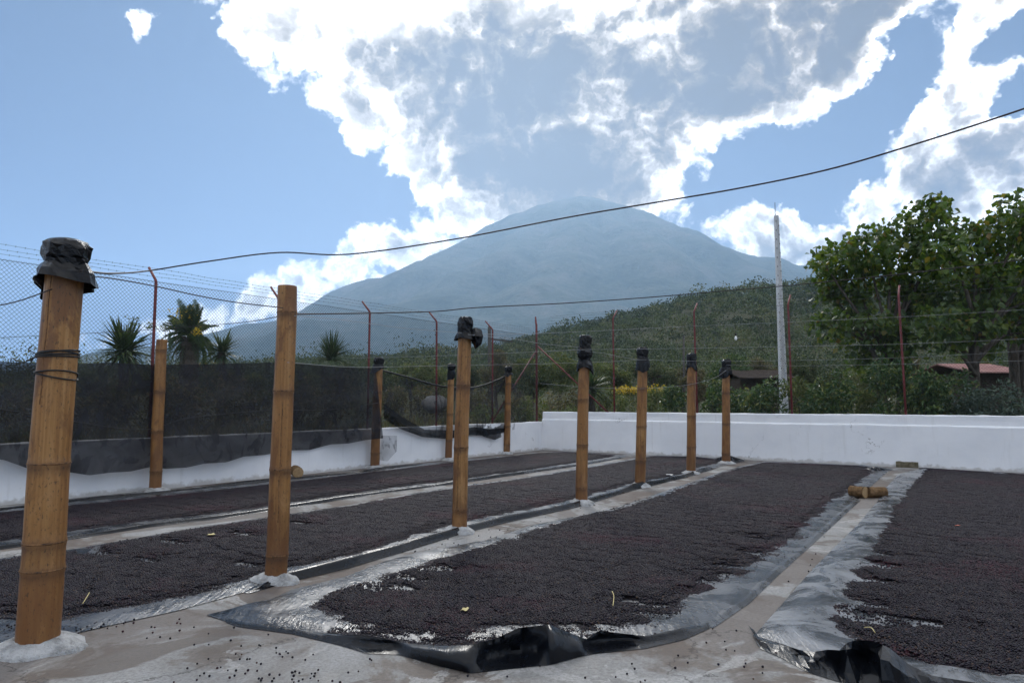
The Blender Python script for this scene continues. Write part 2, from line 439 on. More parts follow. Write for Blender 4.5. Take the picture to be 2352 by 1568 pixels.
cell = voro(t, p, 85, 'F1', 0, 0); celc = voro(t, p, 85, 'F1', 0, 1)
sx = t.nodes.new('ShaderNodeSeparateXYZ'); t.links.new(celc, sx.inputs[0])
zone = noise(t, p, 0.75, 4, 0.6)
c = ramp(t, sx.outputs[0], [(0.0, (0.003, 0.003, 0.004)), (0.5, (0.006, 0.005, 0.007)), (0.85, (0.010, 0.007, 0.009)), (1.0, (0.02, 0.012, 0.009))])
rz = math_node(t, 'MULTIPLY', smooth(t, zone, 0.50, 0.68), smooth(t, sx.outputs[1], 0.55, 0.65, 0, 0.8))
c = mixc(t, rz, c, (0.03, 0.006, 0.009))
setc(t, b, c, 0.9, 0.08); bump(t, cell, -1.0, 0.012, b); M['layer'] = m

# shade netting: open weave
def netting(name, op, col):
    m, t, b, o = mat(name); p = pos(t)
    setc(t, b, col, 0.8, 0.15)
    tr = t.nodes.new('ShaderNodeBsdfTransparent'); mx = t.nodes.new('ShaderNodeMixShader')
    n1 = noise(t, mapping(t, p, (1, 1, 1.4)), 1.6, 5, 0.6, 0.5)
    n2 = noise(t, mapping(t, p, (0.9, 0.9, 0.5), rot=(0, 0.5, 0)), 2.2, 4, 0.5, 2.0)   # fold shading put into the opacity as denser streaks
    fo = smooth(t, n2, 0.52, 0.60, 0.0, 0.55 * (1 - op))
    t.links.new(math_node(t, 'ADD', smooth(t, n1, 0.3, 0.7, op - 0.10, op + 0.06), fo), mx.inputs[0])
    t.links.new(tr.outputs[0], mx.inputs[1]); t.links.new(b.outputs[0], mx.inputs[2]); t.links.new(mx.outputs[0], o.inputs[0])
    return m
M['net'] = netting('shade_net', 0.80, (0.022, 0.023, 0.028))
M['sheer'] = netting('sheer_net', 0.36, (0.030, 0.032, 0.038))
M['bunch'] = netting('bunched_net', 0.85, (0.012, 0.014, 0.018))

# foliage
def leafm(name, stops, rough=0.45, transl=0.35):
    m, t, b, o = mat(name)
    tone = attr(t, 'tone'); oi = t.nodes.new('ShaderNodeObjectInfo')
    tr = math_node(t, 'FRACT', math_node(t, 'ADD', tone, math_node(t, 'MULTIPLY', oi.outputs['Random'], 0.0 if name == 'forest_leaf' else 0.9)))
    c = ramp(t, tr, stops)
    setc(t, b, c, rough, 0.4)
    tl = t.nodes.new('ShaderNodeBsdfTranslucent'); t.links.new(mixc(t, 1.0, c, (1.5, 1.5, 0.6), 'MULTIPLY'), tl.inputs[0])
    mx = t.nodes.new('ShaderNodeMixShader'); mx.inputs[0].default_value = transl
    t.links.new(b.outputs[0], mx.inputs[1]); t.links.new(tl.outputs[0], mx.inputs[2]); t.links.new(mx.outputs[0], o.inputs[0])
    return m
M['leaf_big'] = leafm('broad_leaf', [(0.0, (0.031, 0.062, 0.015)), (0.45, (0.057, 0.101, 0.022)), (0.78, (0.088, 0.138, 0.026)), (0.95, (0.143, 0.171, 0.031)), (1.0, (0.187, 0.121, 0.039))], 0.38, 0.42)
M['leaf_coffee'] = leafm('coffee_leaf', [(0.0, (0.022, 0.053, 0.018)), (0.55, (0.043, 0.088, 0.027)), (0.85, (0.094, 0.138, 0.035)), (1.0, (0.188, 0.188, 0.050))], 0.28, 0.25)
M['leaf_olive'] = leafm('olive_leaf', [(0.0, (0.047, 0.068, 0.021)), (0.5, (0.085, 0.114, 0.034)), (0.85, (0.137, 0.156, 0.049)), (1.0, (0.195, 0.182, 0.078))], 0.55, 0.3)
M['leaf_dry'] = leafm('dry_leaf', [(0.0, (0.061, 0.051, 0.030)), (0.4, (0.095, 0.084, 0.046)), (0.7, (0.081, 0.097, 0.041)), (1.0, (0.216, 0.162, 0.081))], 0.6, 0.25)
M['leaf_forest'] = leafm('forest_leaf', [(0.0, (0.018, 0.032, 0.013)), (0.35, (0.036, 0.058, 0.020)), (0.7, (0.075, 0.100, 0.032)), (1.0, (0.14, 0.13, 0.06))], 0.6, 0.2)
M['leaf_grey'] = leafm('grey_green_leaf', [(0.0, (0.046, 0.071, 0.057)), (0.6, (0.069, 0.103, 0.081)), (1.0, (0.115, 0.144, 0.103))], 0.6, 0.2)
M['blade'] = leafm('sword_leaf', [(0.0, (0.022, 0.045, 0.018)), (0.6, (0.040, 0.072, 0.028)), (0.9, (0.085, 0.11, 0.045)), (1.0, (0.16, 0.14, 0.07))], 0.35, 0.2)
M['palm'] = leafm('palm_leaf', [(0.0, (0.036, 0.066, 0.030)), (0.7, (0.066, 0.102, 0.043)), (1.0, (0.132, 0.144, 0.060))], 0.4, 0.25)
M['yellow'] = leafm('yellow_flower', [(0.0, (0.45, 0.30, 0.02)), (0.5, (0.60, 0.42, 0.03)), (1.0, (0.20, 0.18, 0.03))], 0.6, 0.3)
m, t, b, _ = mat('bark'); p = pos(t)
n1 = noise(t, mapping(t, p, (3, 3, 0.8)), 5, 7, 0.65, 0.6)
setc(t, b, ramp(t, n1, [(0.3, (0.035, 0.028, 0.022)), (0.7, (0.13, 0.11, 0.09))]), 0.9, 0.15); bump(t, n1, 0.8, 0.05, b); M['bark'] = m

# terrain
m, t, b, _ = mat('hill_ground'); p = pos(t)
n1 = noise(t, p, 0.06, 7, 0.65); n2 = noise(t, p, 0.9, 6, 0.65)
c = ramp(t, math_node(t, 'ADD', math_node(t, 'MULTIPLY', n1, 0.6), math_node(t, 'MULTIPLY', n2, 0.4)),
         [(0.35, (0.026, 0.034, 0.014)), (0.5, (0.045, 0.048, 0.022)), (0.68, (0.085, 0.074, 0.042))])
setc(t, b, c, 0.95, 0.1); bump(t, n2, 0.8, 0.3, b); M['ground'] = m
m, t, b, _ = mat('volcano_slope'); p = pos(t)
n1 = noise(t, p, 0.004, 8, 0.62, 0.4); n2 = noise(t, p, 0.03, 7, 0.7)
c = ramp(t, math_node(t, 'ADD', math_node(t, 'MULTIPLY', n1, 0.6), math_node(t, 'MULTIPLY', n2, 0.4)),
         [(0.38, (0.022, 0.045, 0.030)), (0.50, (0.065, 0.088, 0.062)), (0.62, (0.13, 0.13, 0.11))])
setc(t, b, c, 0.95, 0.1); bump(t, math_node(t, 'ADD', n2, n1), 1.0, 25.0, b); M['volcano'] = m

# stone, wood, roofs, pole
def stone(name, lo, hi, sc):
    m, t, b, _ = mat(name); p = pos(t); n1 = noise(t, p, sc, 7, 0.65, 0.3)
    setc(t, b, ramp(t, n1, [(0.3, lo), (0.7, hi)]), 0.9, 0.2); bump(t, n1, 0.7, 0.6 / sc, b); b.inputs['Specular IOR Level'].default_value = 0.05; return m
M['stone'] = stone('mossy_stone', (0.06, 0.055, 0.035), (0.20, 0.17, 0.12), 14)
M['boulder'] = stone('grey_boulder', (0.09, 0.09, 0.09), (0.26, 0.25, 0.24), 3)
M['log'] = stone('old_log', (0.07, 0.042, 0.022), (0.22, 0.135, 0.07), 20)
M['log_end'] = stone('cut_wood', (0.26, 0.17, 0.09), (0.42, 0.29, 0.16), 24)
M['roof_dark'] = stone('dark_roof', (0.025, 0.020, 0.018), (0.07, 0.055, 0.045), 3)
M['roof_pink'] = stone('faded_red_roof', (0.24, 0.13, 0.12), (0.40, 0.24, 0.22), 2)
M['shed'] = stone('shed_wall', (0.04, 0.03, 0.024), (0.08, 0.065, 0.05), 2)
M['pole'] = stone('grey_concrete_pole', (0.52, 0.53, 0.55), (0.64, 0.65, 0.66), 6)
M['hole_shade'] = stone('recess_shade', (0.22, 0.22, 0.22), (0.32, 0.32, 0.32), 6)  # darker grey painted in for the shade inside the pole's openings
M['oldwood'] = stone('weathered_pole', (0.05, 0.05, 0.05), (0.12, 0.11, 0.10), 5)
m, t, b, _ = mat('dry_leaf_litter'); setc(t, b, (0.50, 0.42, 0.20), 0.7, 0.2); M['litter'] = m
m, t, b, _ = mat('red_litter'); setc(t, b, (0.50, 0.13, 0.08), 0.7, 0.2); M['litter_red'] = m
m, t, b, _ = mat('white_scrap'); setc(t, b, (0.75, 0.75, 0.75), 0.6, 0.3); M['scrap'] = m
m, t, b, _ = mat('bulb_glass'); setc(t, b, (0.85, 0.85, 0.85), 0.15, 0.5); M['bulb'] = m

# ------------------------------------------------------------------ walls' lines
Z3 = Vector((0, 0, 1))
CORNER = G(1245, 1033)
LDIR = (CORNER - G(0, 1161)).normalized()           # along the left wall, away from the camera
RDIR = (G(2352, 1086) - CORNER).normalized()        # along the right wall, towards the right
LN = Vector((-LDIR.y, LDIR.x, 0))                   # outward
RN = Vector((-RDIR.y, RDIR.x, 0))
LLEN, RLEN = 17.5, 18.0
LH, RH = 0.90, 1.22

def on_left(px):   # point of the left wall's foot seen at px
    return G(px, 1161 - 0.1028 * px)
def on_right(px):
    return G(px, 1033 + (px - 1245) * 53.0 / 1107.0)

# ------------------------------------------------------------------ terrain
def hill_px(px):
    return np.interp(px, [-3000, -400, 0, 500, 900, 1100, 1180, 1300, 1400, 1500, 1600, 1850, 2352, 3500, 6000],
                     [10, 12, 22, 50, 75, 105, 125, 152, 172, 192, 212, 226, 222, 160, 20])
def terrain_h(x, y):
    x = np.asarray(x, float); y = np.asarray(y, float)
    r = np.hypot(x, y)
    px = np.where(y > 1, CW / 2 + FPX * x / np.maximum(y, 1), np.where(x > 0, 6000, -3000))
    H = hill_px(np.clip(px, -3000, 6000)) / FPX * 415.0
    h = H * (sstep(r, 55, 430) ** 1.15) * (1 - 0.75 * sstep(r, 470, 1000))
    h = h + (fbm(x / 60, y / 60, 5) - 0.5) * 10 * sstep(r, 120, 320) + (fbm(x / 6, y / 6, 9) - 0.5) * 0.5 * sstep(r, 22, 40)
    sL = (x - CORNER.x) * LN.x + (y - CORNER.y) * LN.y
    sR = (x - CORNER.x) * RN.x + (y - CORNER.y) * RN.y
    s = np.maximum(sL, sR)
    step = sstep(s, 0.35, 2.2) * 0.42
    return np.where(s > 0, h + step, 0.0) - 0.3 * (1 - sstep(s, 0.35, 1.2))
na = 420
ang = np.linspace(-math.pi, math.pi, na, endpoint=False)
rr = np.concatenate([[0.0], np.geomspace(2.5, 9000, 240)])
A2, R2 = np.meshgrid(ang, rr[1:])
tx = R2 * np.sin(A2); ty = R2 * np.cos(A2); tz = terrain_h(tx, ty)
tv = np.concatenate([[[0, 0, -0.3]], np.stack([tx, ty, tz], -1).reshape(-1, 3)])
ii, jj = np.meshgrid(np.arange(len(rr) - 2), np.arange(na), indexing='ij')
q = np.stack([1 + ii * na + jj, 1 + (ii + 1) * na + jj, 1 + (ii + 1) * na + (jj + 1) % na, 1 + ii * na + (jj + 1) % na], -1).reshape(-1, 4)
tri0 = [(0, 1 + j, 1 + (j + 1) % na) for j in range(na)]
tag(obj('ground', tv, q[:, ::-1].copy(), M['ground']), kind='structure')

# volcano: a cone with a long shoulder to the right, about six kilometres away
VD = 6000.0; S = VD / FPX
VX = (1335 - CW / 2) * S
gx = np.linspace(-7200, 8800, 260); gy = np.linspace(2400, 9000, 170)
X, Yg = np.meshgrid(gx, gy)
dx, dy = X - VX, Yg - VD
r = np.hypot(dx, dy) / S; th = np.arctan2(dy, dx)
rk = r * (1 + 0.2 * sstep(r, 20, 350))
left = np.interp(rk, [0, 25, 50, 235, 295, 420, 555, 655, 790, 1000, 1300, 1700], [476, 475, 470, 394, 364, 308, 250, 212, 152, 90, 30, 0])
right = np.interp(rk, [0, 25, 50, 165, 305, 415, 515, 700, 1000, 1500, 2100], [476, 475, 468, 408, 340, 306, 290, 272, 215, 100, 0])
w = sstep(np.cos(th), 0.7, 1.0)
h = left * (1 - w) + right * w
gul = np.abs(np.sin(th * 11 + 3 * fbm(r / 160, th * 3, 3)))
h = h + ((gul - 0.6) * 20 + (fbm(X / 420, Yg / 420, 21, 6) - 0.5) * 42) * sstep(r, 60, 260) * sstep(h, 0, 60)
h = h * (1 - sstep(dy, 1500, 2700)) * sstep(Yg, 2400, 3000)
h = h + (fbm(X / 45, Yg / 45, 33, 4) - 0.5) * 4.5 * sstep(h, 10, 60)
vz = h * S - 6
ny_, nx_ = X.shape
ii, jj = np.meshgrid(np.arange(ny_ - 1), np.arange(nx_ - 1), indexing='ij')
q = np.stack([ii * nx_ + jj, ii * nx_ + jj + 1, (ii + 1) * nx_ + jj + 1, (ii + 1) * nx_ + jj], -1).reshape(-1, 4)
tag(obj('volcano', np.stack([X, Yg, vz], -1).reshape(-1, 3), q, M['volcano']), kind='structure')

# concrete yard
c0 = CORNER + LN * 0.1 + RN * 0.1
P = [c0, c0 - LDIR * 34, c0 - LDIR * 34 + RDIR * 24, c0 + RDIR * 24]
mb = MB(); nn = 30
vs = []
for i in range(nn + 1):
    for j in range(nn + 1):
        a = P[0].lerp(P[1], i / nn); d = P[3].lerp(P[2], i / nn); pt = a.lerp(d, j / nn); vs.append((pt.x, pt.y, 0.0))
fs = [(i * (nn + 1) + j, (i + 1) * (nn + 1) + j, (i + 1) * (nn + 1) + j + 1, i * (nn + 1) + j + 1) for i in range(nn) for j in range(nn)]
tag(obj('concrete_yard', vs, fs, M['concrete']), kind='structure')

# ------------------------------------------------------------------ walls
def wall(name, p0, along, out, length, profile, label, seed, n=180):
    base = empty(name, p0)
    tag(base, label, 'wall')
    k = len(profile); s = np.linspace(0, length, n)
    vs = []
    for i, si in enumerate(s):
        for j, (o, z) in enumerate(profile):
            e = 0 if j in (0, k - 1) else 1
            do = (float(fbm(si * 1.1, j * 3.0, seed)) - 0.5) * 0.022 * e
            dz = (float(fbm(si * 2.3, j * 5.0, seed + 7)) - 0.5) * 0.026 * e
            vs.append(p0 + along * si + out * (o + do) + Z3 * (z + dz))
    fs = [(i * k + j, (i + 1) * k + j, (i + 1) * k + j + 1, i * k + j + 1) for i in range(n - 1) for j in range(k - 1)]
    fs += [tuple(range(k)), tuple((n - 1) * k + j for j in range(k))[::-1]]
    return base, vs, fs

pb, vs, fs = wall('white_wall', CORNER + LDIR * 0.04 - LDIR * LLEN, LDIR, LN, LLEN,
              [(0, -0.2), (0, 0.25), (0, 0.55), (0.0, LH - 0.015), (0.015, LH), (0.165, LH), (0.18, LH - 0.015), (0.18, -0.2)],
              'low white wall behind the black shade net, under the taller mesh fence', 11)
obj('wall_body', vs, [f[::-1] for f in fs], M['plaster'], pb, smooth_=False)
pb, vs, fs = wall('white_wall', CORNER - RDIR * 0.0, RDIR, RN, RLEN,
              [(0, -0.2), (0, 0.3), (0, 0.62), (0, 0.955), (0.012, 0.975), (0.05, 0.99)],
              'higher white wall with a ledge under its top, in front of the coffee shrubs', 12)
obj('wall_body', vs, [f[::-1] for f in fs[:-2]], M['plaster'], pb, smooth_=False)
_, vs, fs2 = wall('tmp', CORNER - RDIR * 0.0, RDIR, RN, RLEN,
              [(0.045, 0.94), (0.047, 1.1), (0.047, RH - 0.02), (0.062, RH), (0.185, RH), (0.2, RH - 0.02), (0.2, -0.2)], 'x', 12)
bpy.data.objects.remove(_)
obj('upper_band', vs, [f[::-1] for f in fs2], M['plaster'], pb, smooth_=False)

# ------------------------------------------------------------------ mesh fence with barbed wire
def fence(name, origin, along, out, length, z0, z1, stations, label, seed, wr):
    base = empty(name, origin + out * 0.1 + Z3 * z0); tag(base, label, 'fence')
    o = origin + out * 0.1
    rnd = random.Random(seed)
    H = z1 - z0
    v, f = [], []
    pitch = 0.066; rad = wr
    def seg3(a, b_, rad=rad):
        d = (b_ - a).normalized(); u = d.cross(out).normalized()
        k = len(v)
        for p in (a, b_):
            v.extend([p + u * rad, p - u * rad * 0.5 + out * rad * 0.9, p - u * rad * 0.5 - out * rad * 0.9])
        f.extend([(k, k + 1, k + 4, k + 3), (k + 1, k + 2, k + 5, k + 4), (k + 2, k, k + 3, k + 5)])
    slope = 1.05
    for sgn in (1, -1):
        s0 = -H / slope if sgn == 1 else 0.0
        e0 = length if sgn == 1 else length + H / slope
        s = s0
        while s < e0:
            a_s, a_h = s, 0.0
            b_s, b_h = s + sgn * H / slope, H
            pts = []
            for (ss, hh, es, eh) in ((a_s, a_h, b_s, b_h),):
                t0, t1 = 0.0, 1.0
                ds = es - ss
                for bound, sign in ((0.0, 1), (length, -1)):
                    ta = (bound - ss) / ds
                    if (ds > 0) == (sign > 0): t0 = max(t0, ta)
                    else: t1 = min(t1, ta)
                if t1 > t0 + 0.01:
                    pa = o + along * (ss + ds * t0) + Z3 * (z0 + 0.02 + (H - 0.02) * t0) + out * (0.003 * sgn)
                    pb_ = o + along * (ss + ds * t1) + Z3 * (z0 + 0.02 + (H - 0.02) * t1) + out * (0.003 * sgn)
                    seg3(pa, pb_)
            s += pitch
    wm = obj('wire_mesh', v, f, M['galv'], base, smooth_=False); wm['kind'] = 'stuff'
    mb = MB(); mb.tube([o + along * (length * i / 24) + Z3 * (z1 - 0.01 - 0.012 * math.sin(i * 2.1) ** 2) for i in range(25)], 0.004, 5)
    mb.build('top_wire', M['galv'], base)
    arm_end = out * 0.27 + Z3 * 0.27
    for s, lean in stations:
        p = o + along * s
        mb = MB()
        top = p + Z3 * z1 + along * lean
        mb.tube([p + Z3 * (z0 - 0.35), p + Z3 * (z0 + 0.9) + along * lean * 0.3, top - Z3 * 0.02, top + arm_end * 0.08, top + arm_end], [0.026, 0.026, 0.026, 0.024, 0.022], 10)
        mb.build('fence_post', M['red'], base)
    for k, fr in enumerate((0.35, 0.66, 0.97)):
        mb = MB(); n = int(length / 0.55)
        ln = [o + along * (length * i / n) + Z3 * z1 + arm_end * fr + Z3 * (rnd.uniform(-0.012, 0.012)) for i in range(n + 1)]
        mb.tube(ln, 0.0022, 4)
        d = 0.0
        while d < length - 0.1:
            c = o + along * d; i = d / length * n; i0 = int(i); c = ln[i0].lerp(ln[min(i0 + 1, n)], i - i0)
            for q_ in (Vector((0.3, 0.2, 1)), Vector((-0.4, 0.3, 0.8))):
                q_ = q_.normalized() * 0.017
                mb.tube([c - q_, c + q_], 0.0016, 3)
            d += 0.13
        mb.build('barbed_strand', M['galv'], base, smooth_=False)
    return base
def sL(px): return (on_left(px) - (CORNER - LDIR * LLEN)).dot(LDIR)
def sR(px): return (on_right(px) - CORNER).dot(RDIR)
fl = fence('wire_mesh_fence', CORNER - LDIR * LLEN, LDIR, LN, LLEN - 0.05, LH, 3.66,
           [(sL(px), random.uniform(-0.03, 0.03)) for px in (344, 636, 849, 1008, 1137)],
           'tall wire mesh fence with red posts on the low wall behind the shade net', 3, 0.0025)
fr_ = fence('wire_mesh_fence', CORNER + RDIR * 0.12, RDIR, RN, RLEN - 0.3, RH, 4.07,
           [(sR(px) - 0.12, random.uniform(-0.03, 0.03)) for px in (1409, 1601, 1821, 2086)],
           'tall wire mesh fence with red posts on the higher ledged wall before the shrubs', 4, 0.0015)
# corner post and its two braces
cp = CORNER + LN * 0.1 - RDIR * 0.10
mb = MB(); mb.tube([cp + Z3 * 0.55, cp + Z3 * 4.05, cp + Z3 * 4.1 + (LN + RN) * 0.05, cp + Z3 * 4.32 + (LN + RN) * 0.10], [0.036, 0.036, 0.034, 0.028], 10)
cpo = mb.build('corner_post', M['red'], None, tuple(cp))
tag(cpo, 'thick dark red corner post where the two mesh fences meet', 'post')
mb = MB(); mb.tube([cp + Z3 * 3.2 - LDIR * 0.02, cp + Z3 * 0.95 - LDIR * 2.4], 0.022, 8)
mb.build('brace', M['red'], cpo)
mb = MB(); mb.tube([cp + Z3 * 3.35 + RDIR * 0.03, CORNER + RN * 0.1 + RDIR * 2.35 + Z3 * 1.2], 0.024, 8)
mb.build('brace', M['red'], cpo)

# ------------------------------------------------------------------ bamboo posts
def lathe(rings, center, seg=24, capt=True, capb=False, wob=None):
    """rings: (z, radius); center(z) gives the axis; wob(k, i) scales the radius"""
    v, f = [], []
    for i, (z, r_) in enumerate(rings):
        c = center(z)
        for k in range(seg):
            a = 2 * math.pi * k / seg; s = wob(k, i) if wob else 1.0
            v.append((c.x + math.cos(a) * r_ * s, c.y + math.sin(a) * r_ * s, c.z))
    n = len(rings)
    for i in range(n - 1):
        for k in range(seg):
            f.append((i * seg + k, i * seg + (k + 1) % seg, (i + 1) * seg + (k + 1) % seg, (i + 1) * seg + k))
    if capt: f.append(tuple((n - 1) * seg + k for k in range(seg)))
    if capb: f.append(tuple(range(seg))[::-1])
    return v, f

def bag(parent, c, r0, ztop, zneck, zhem, flare, seed, bulge=1.22, name='plastic_cap', twist=None, material='bag'):
    """a sheet of black plastic pulled over the post top, tied at the neck, its ragged hem hanging free"""
    rnd = random.Random(seed); seg = 22
    prof = [(ztop + 0.012, 0.05), (ztop + 0.015, 0.7), (ztop + 0.006, 1.02), (ztop - 0.03, bulge), ((ztop * 0.6 + zneck * 0.4), bulge * 1.03), ((ztop * 0.25 + zneck * 0.75), bulge * 0.98),
            (zneck + 0.015, 1.08), (zneck - 0.012, 1.07), (zneck * 0.8 + zhem * 0.2, 1.0 + flare * 0.35), (zneck * 0.45 + zhem * 0.55, 1.0 + flare * 0.8), (zhem, 1.0 + flare)]
    ph = [rnd.uniform(0, 6.28) for _ in range(6)]
    lob = [rnd.uniform(0.0, 1.0) ** 1.6 * 2.0 for _ in range(7)]; flr = [rnd.uniform(0.2, 1.7) for _ in range(7)]
    v, f = [], []
    n = len(prof)
    for i, (z, m_) in enumerate(prof):
        cc = c(z)
        t_ = i / (n - 1)
        for k in range(seg):
            a = 2 * math.pi * k / seg
            fold = 0.5 * math.sin(5 * a + ph[0] + t_ * 2.2) + 0.35 * math.sin(9 * a + ph[1] - t_ * 3) + 0.25 * math.sin(14 * a + ph[2])
            amp = 0.02 if i < 2 else (0.09 if i in (3, 4, 5) else 0.035)
            if i > 7: amp = 0.20 * flare * (t_ - 0.55) * 3.0 + 0.05
            j = rnd.uniform(-1, 1) * (0.12 if i > 2 else 0.02)
            fa = a / 6.2832 * 7; fl_ = flr[int(fa) % 7] * (1 - fa % 1) + flr[(int(fa) + 1) % 7] * (fa % 1)
            if i > 7: m_ = 1.0 + (prof[i][1] - 1.0) * fl_
            else: m_ = prof[i][1]
            rr_ = r0 * max(0.02, m_ + fold * amp + j * (1 if m_ > 0.9 else 0.3))
            if i <= 7 and m_ > 0.9: rr_ = max(rr_, r0 * 1.035)
            if i > 7: rr_ = max(rr_, r0 * 1.04)
            zz = z
            if i >= 9:
                la = lob[int(a / 6.2832 * 7) % 7]; lb = lob[(int(a / 6.2832 * 7) + 1) % 7]; w_ = (a / 6.2832 * 7) % 1.0
                zz -= (la * (1 - w_) + lb * w_) * (zneck - zhem) * 0.75 * (1.0 if i == 10 else 0.45)
                zz += rnd.uniform(-0.006, 0.006)
            v.append((cc.x + math.cos(a) * rr_, cc.y + math.sin(a) * rr_, zz + (rnd.uniform(-0.016, 0.016) * min(1, r0 / 0.09) if 1 < i < 9 else 0)))
    for i in range(n - 1):
        for k in range(seg):
            f.append((i * seg + k, i * seg + (k + 1) % seg, (i + 1) * seg + (k + 1) % seg, (i + 1) * seg + k))
    f.append(tuple(range(seg)))
    o = obj(name, v, f, M[material], parent, smooth_=False)
    return o

def footing(parent, c, r1, h, seed):
    def w_(k, i): return 1.0 + 0.16 * math.sin(k * 2 * math.pi / 28 * 2 + seed) + 0.09 * math.sin(k * 2 * math.pi / 28 * 5 + seed * 2) + 0.03 * math.sin(k * 1.9 + i)
    v, f = lathe([(-0.02, r1 * 1.04), (0.012, r1), (0.03, r1 * 0.92), (h * 0.6, r1 * 0.76), (h * 0.9, r1 * 0.6), (h, r1 * 0.45)], c, 28, True, False, w_)
    v = np.array(v); v[:, 2] += (fbm(v[:, 0] * 30, v[:, 1] * 30, int(seed), 3) - 0.5) * 0.03 * sstep(v[:, 2], 0.0, 0.04)
    obj('footing', v, f, M['cement'], parent)

def bamboo(base_px, top_px, rpx, node_ys, label, cap, seed, group=None, foot=True, crack=None):
    """base_px/top_px: foot and head as seen; rpx: half width at the foot; node_ys: heights of the joints as seen"""
    b_ = G(*base_px); Y = b_.y
    dist = (b_ - Vector((0, 0, CAM_H))).length
    r0 = rpx / FPX * Y
    tp = AT(top_px[0], top_px[1], Y)
    H = tp.z
    lean = Vector((tp.x - b_.x, 0, 0))
    rnd = random.Random(seed)
    bow = rnd.uniform(-0.012, 0.012)
    kk = [rnd.uniform(-0.006, 0.006) for _ in range(8)]
    nz = sorted(AT(base_px[0], y, Y).z for y in node_ys)
    def cen(z):
        t_ = z / H; kx = float(np.interp(z, [-0.1, 0.0] + nz + [H], [0, 0] + kk[:len(nz)] + [0])); return Vector((kx, 0, 0)) + Vector((b_.x + lean.x * t_ + bow * math.sin(math.pi * min(max(t_, 0), 1)), b_.y, z))
    root = empty('bamboo_post', b_); tag(root, label, 'bamboo post', group)
    zs = set([-0.02, 0.02, H - 0.006, H])
    for z in np.linspace(0.05, H - 0.03, 26): zs.add(float(z))
    for z in nz:
        for d in (-0.09, -0.055, -0.03, -0.012, -0.005, 0.005, 0.012, 0.03, 0.06): zs.add(z + d)
    def rad(z):
        r_ = r0 * (1.0 - 0.10 * z / H)
        for q_ in nz:
            d = (z - q_) / 0.02
            r_ *= 1 + 0.045 * math.exp(-d * d) - 0.035 * math.exp(-((z - q_ + 0.0) / 0.006) ** 2)
        return r_ if z < H - 0.003 else r_ * 0.97
    rings = [(z, rad(z)) for z in sorted(zs) if z <= H]
    v, f = lathe(rings, cen, 28, True, False, lambda k, i: 1 + 0.012 * math.sin(k / 28 * 6.283 * 3 + seed) + 0.008 * math.sin(k * 1.7 + seed))
    sg = [rnd.random() for _ in range(12)]; zz_ = np.array([z for z, _ in rings])
    seg_i = np.searchsorted(np.array(nz), zz_) if nz else np.zeros(len(zz_), int)
    nnd = np.max([np.exp(-((zz_ - (q_ - 0.025)) / 0.035) ** 2) for q_ in nz], 0) if nz else np.zeros(len(zz_))
    culm = obj('culm', v, f, M['bamboo'], root, attrs={'seg': ('POINT', np.repeat([sg[i] for i in seg_i], 28)), 'near_node': ('POINT', np.repeat(nnd, 28))})
    for z in nz:
        r_ = rad(z + 0.012)
        v, f = lathe([(z - 0.007, r_ * 0.985), (z - 0.004, r_ * 1.018), (z + 0.001, r_ * 1.024), (z + 0.005, r_ * 1.012), (z + 0.008, r_ * 0.985)], cen, 28, False)
        obj('node_ring', v, f, M['node'], culm)
    if crack:   # a split running down the culm
        mb = MB(); a0 = math.radians(crack[0]); path = []
        for i in range(12):
            z = H * (crack[1] + (crack[2] - crack[1]) * i / 11); c = cen(z); r_ = rad(z) * 1.0
            a = a0 + 0.03 * math.sin(i * 1.3)
            path.append((c.x + math.cos(a) * r_, c.y + math.sin(a) * r_, z))
        mb.tube(path, 0.0032, 5); mb.build('split', M['node'], culm)
    if foot: footing(root, lambda z: Vector((b_.x, b_.y, z)), r0 * foot, 0.075, seed)
    for spec in cap:
        kind = spec[0]
        if kind == 'bag':
            zt, zn, zh = (AT(top_px[0], y, Y).z for y in spec[1:4])
            bag(root, cen, rad(H * 0.95), zt, zn, zh, spec[4], seed * 3 + int(spec[1]), spec[5] if len(spec) > 5 else 1.2)
        if kind == 'tie':
            z = AT(top_px[0], spec[1], Y).z; mb = MB()
            for q_ in range(spec[2]):
                c = cen(z); r_ = rad(z) * 1.03 + 0.004
                tl = rnd.uniform(-0.03, 0.03)
                pth = [(c.x + math.cos(a) * r_, c.y + math.sin(a) * r_, z + q_ * 0.009 + tl * math.cos(a + q_)) for a in np.linspace(0, 6.283, 25)]
                mb.tube(pth, 0.0052, 6)
            if len(spec) > 3:
                for q_ in range(spec[3]):
                    p0 = Vector((c.x - r_ , c.y - 0.03, z)); pts = [p0]
                    for w_ in range(5): pts.append(pts[-1] + Vector((rnd.uniform(-0.045, 0.02), rnd.uniform(-0.03, 0.02), rnd.uniform(-0.03, 0.03))))
                    mb.tube(catmull(pts, 4), 0.0035, 5)
            mb.build('cord_tie', M['cord'], root)
        if kind == 'flap':
            # a loose tail of plastic; points are seen positions
            pts = [AT(x, y, Y - 0.02) for x, y in spec[1]]
            cc = sum(pts, Vector()) / len(pts)
            fr2 = [p - Vector((0, 0.05 + 0.02 * math.sin(i * 2.1), 0)) for i, p in enumerate(pts)]
            ctr = cc - Vector((0, 0.10, 0)); bk = cc + Vector((0, 0.03, 0))
            v = pts + [p.lerp(ctr, 0.45) + Vector((rnd.uniform(-.008, .008), -0.02 * (i % 2), 0)) for i, p in enumerate(pts)] + [ctr, bk]
            n = len(pts); f = []
            for i in range(n):
                j = (i + 1) % n
                f += [(i, j, n + j, n + i), (n + i, n + j, 2 * n), (j, i, 2 * n + 1)]
            obj('plastic_tail', v, f, M['bag'], root, smooth_=False)
    return root, cen, rad, H

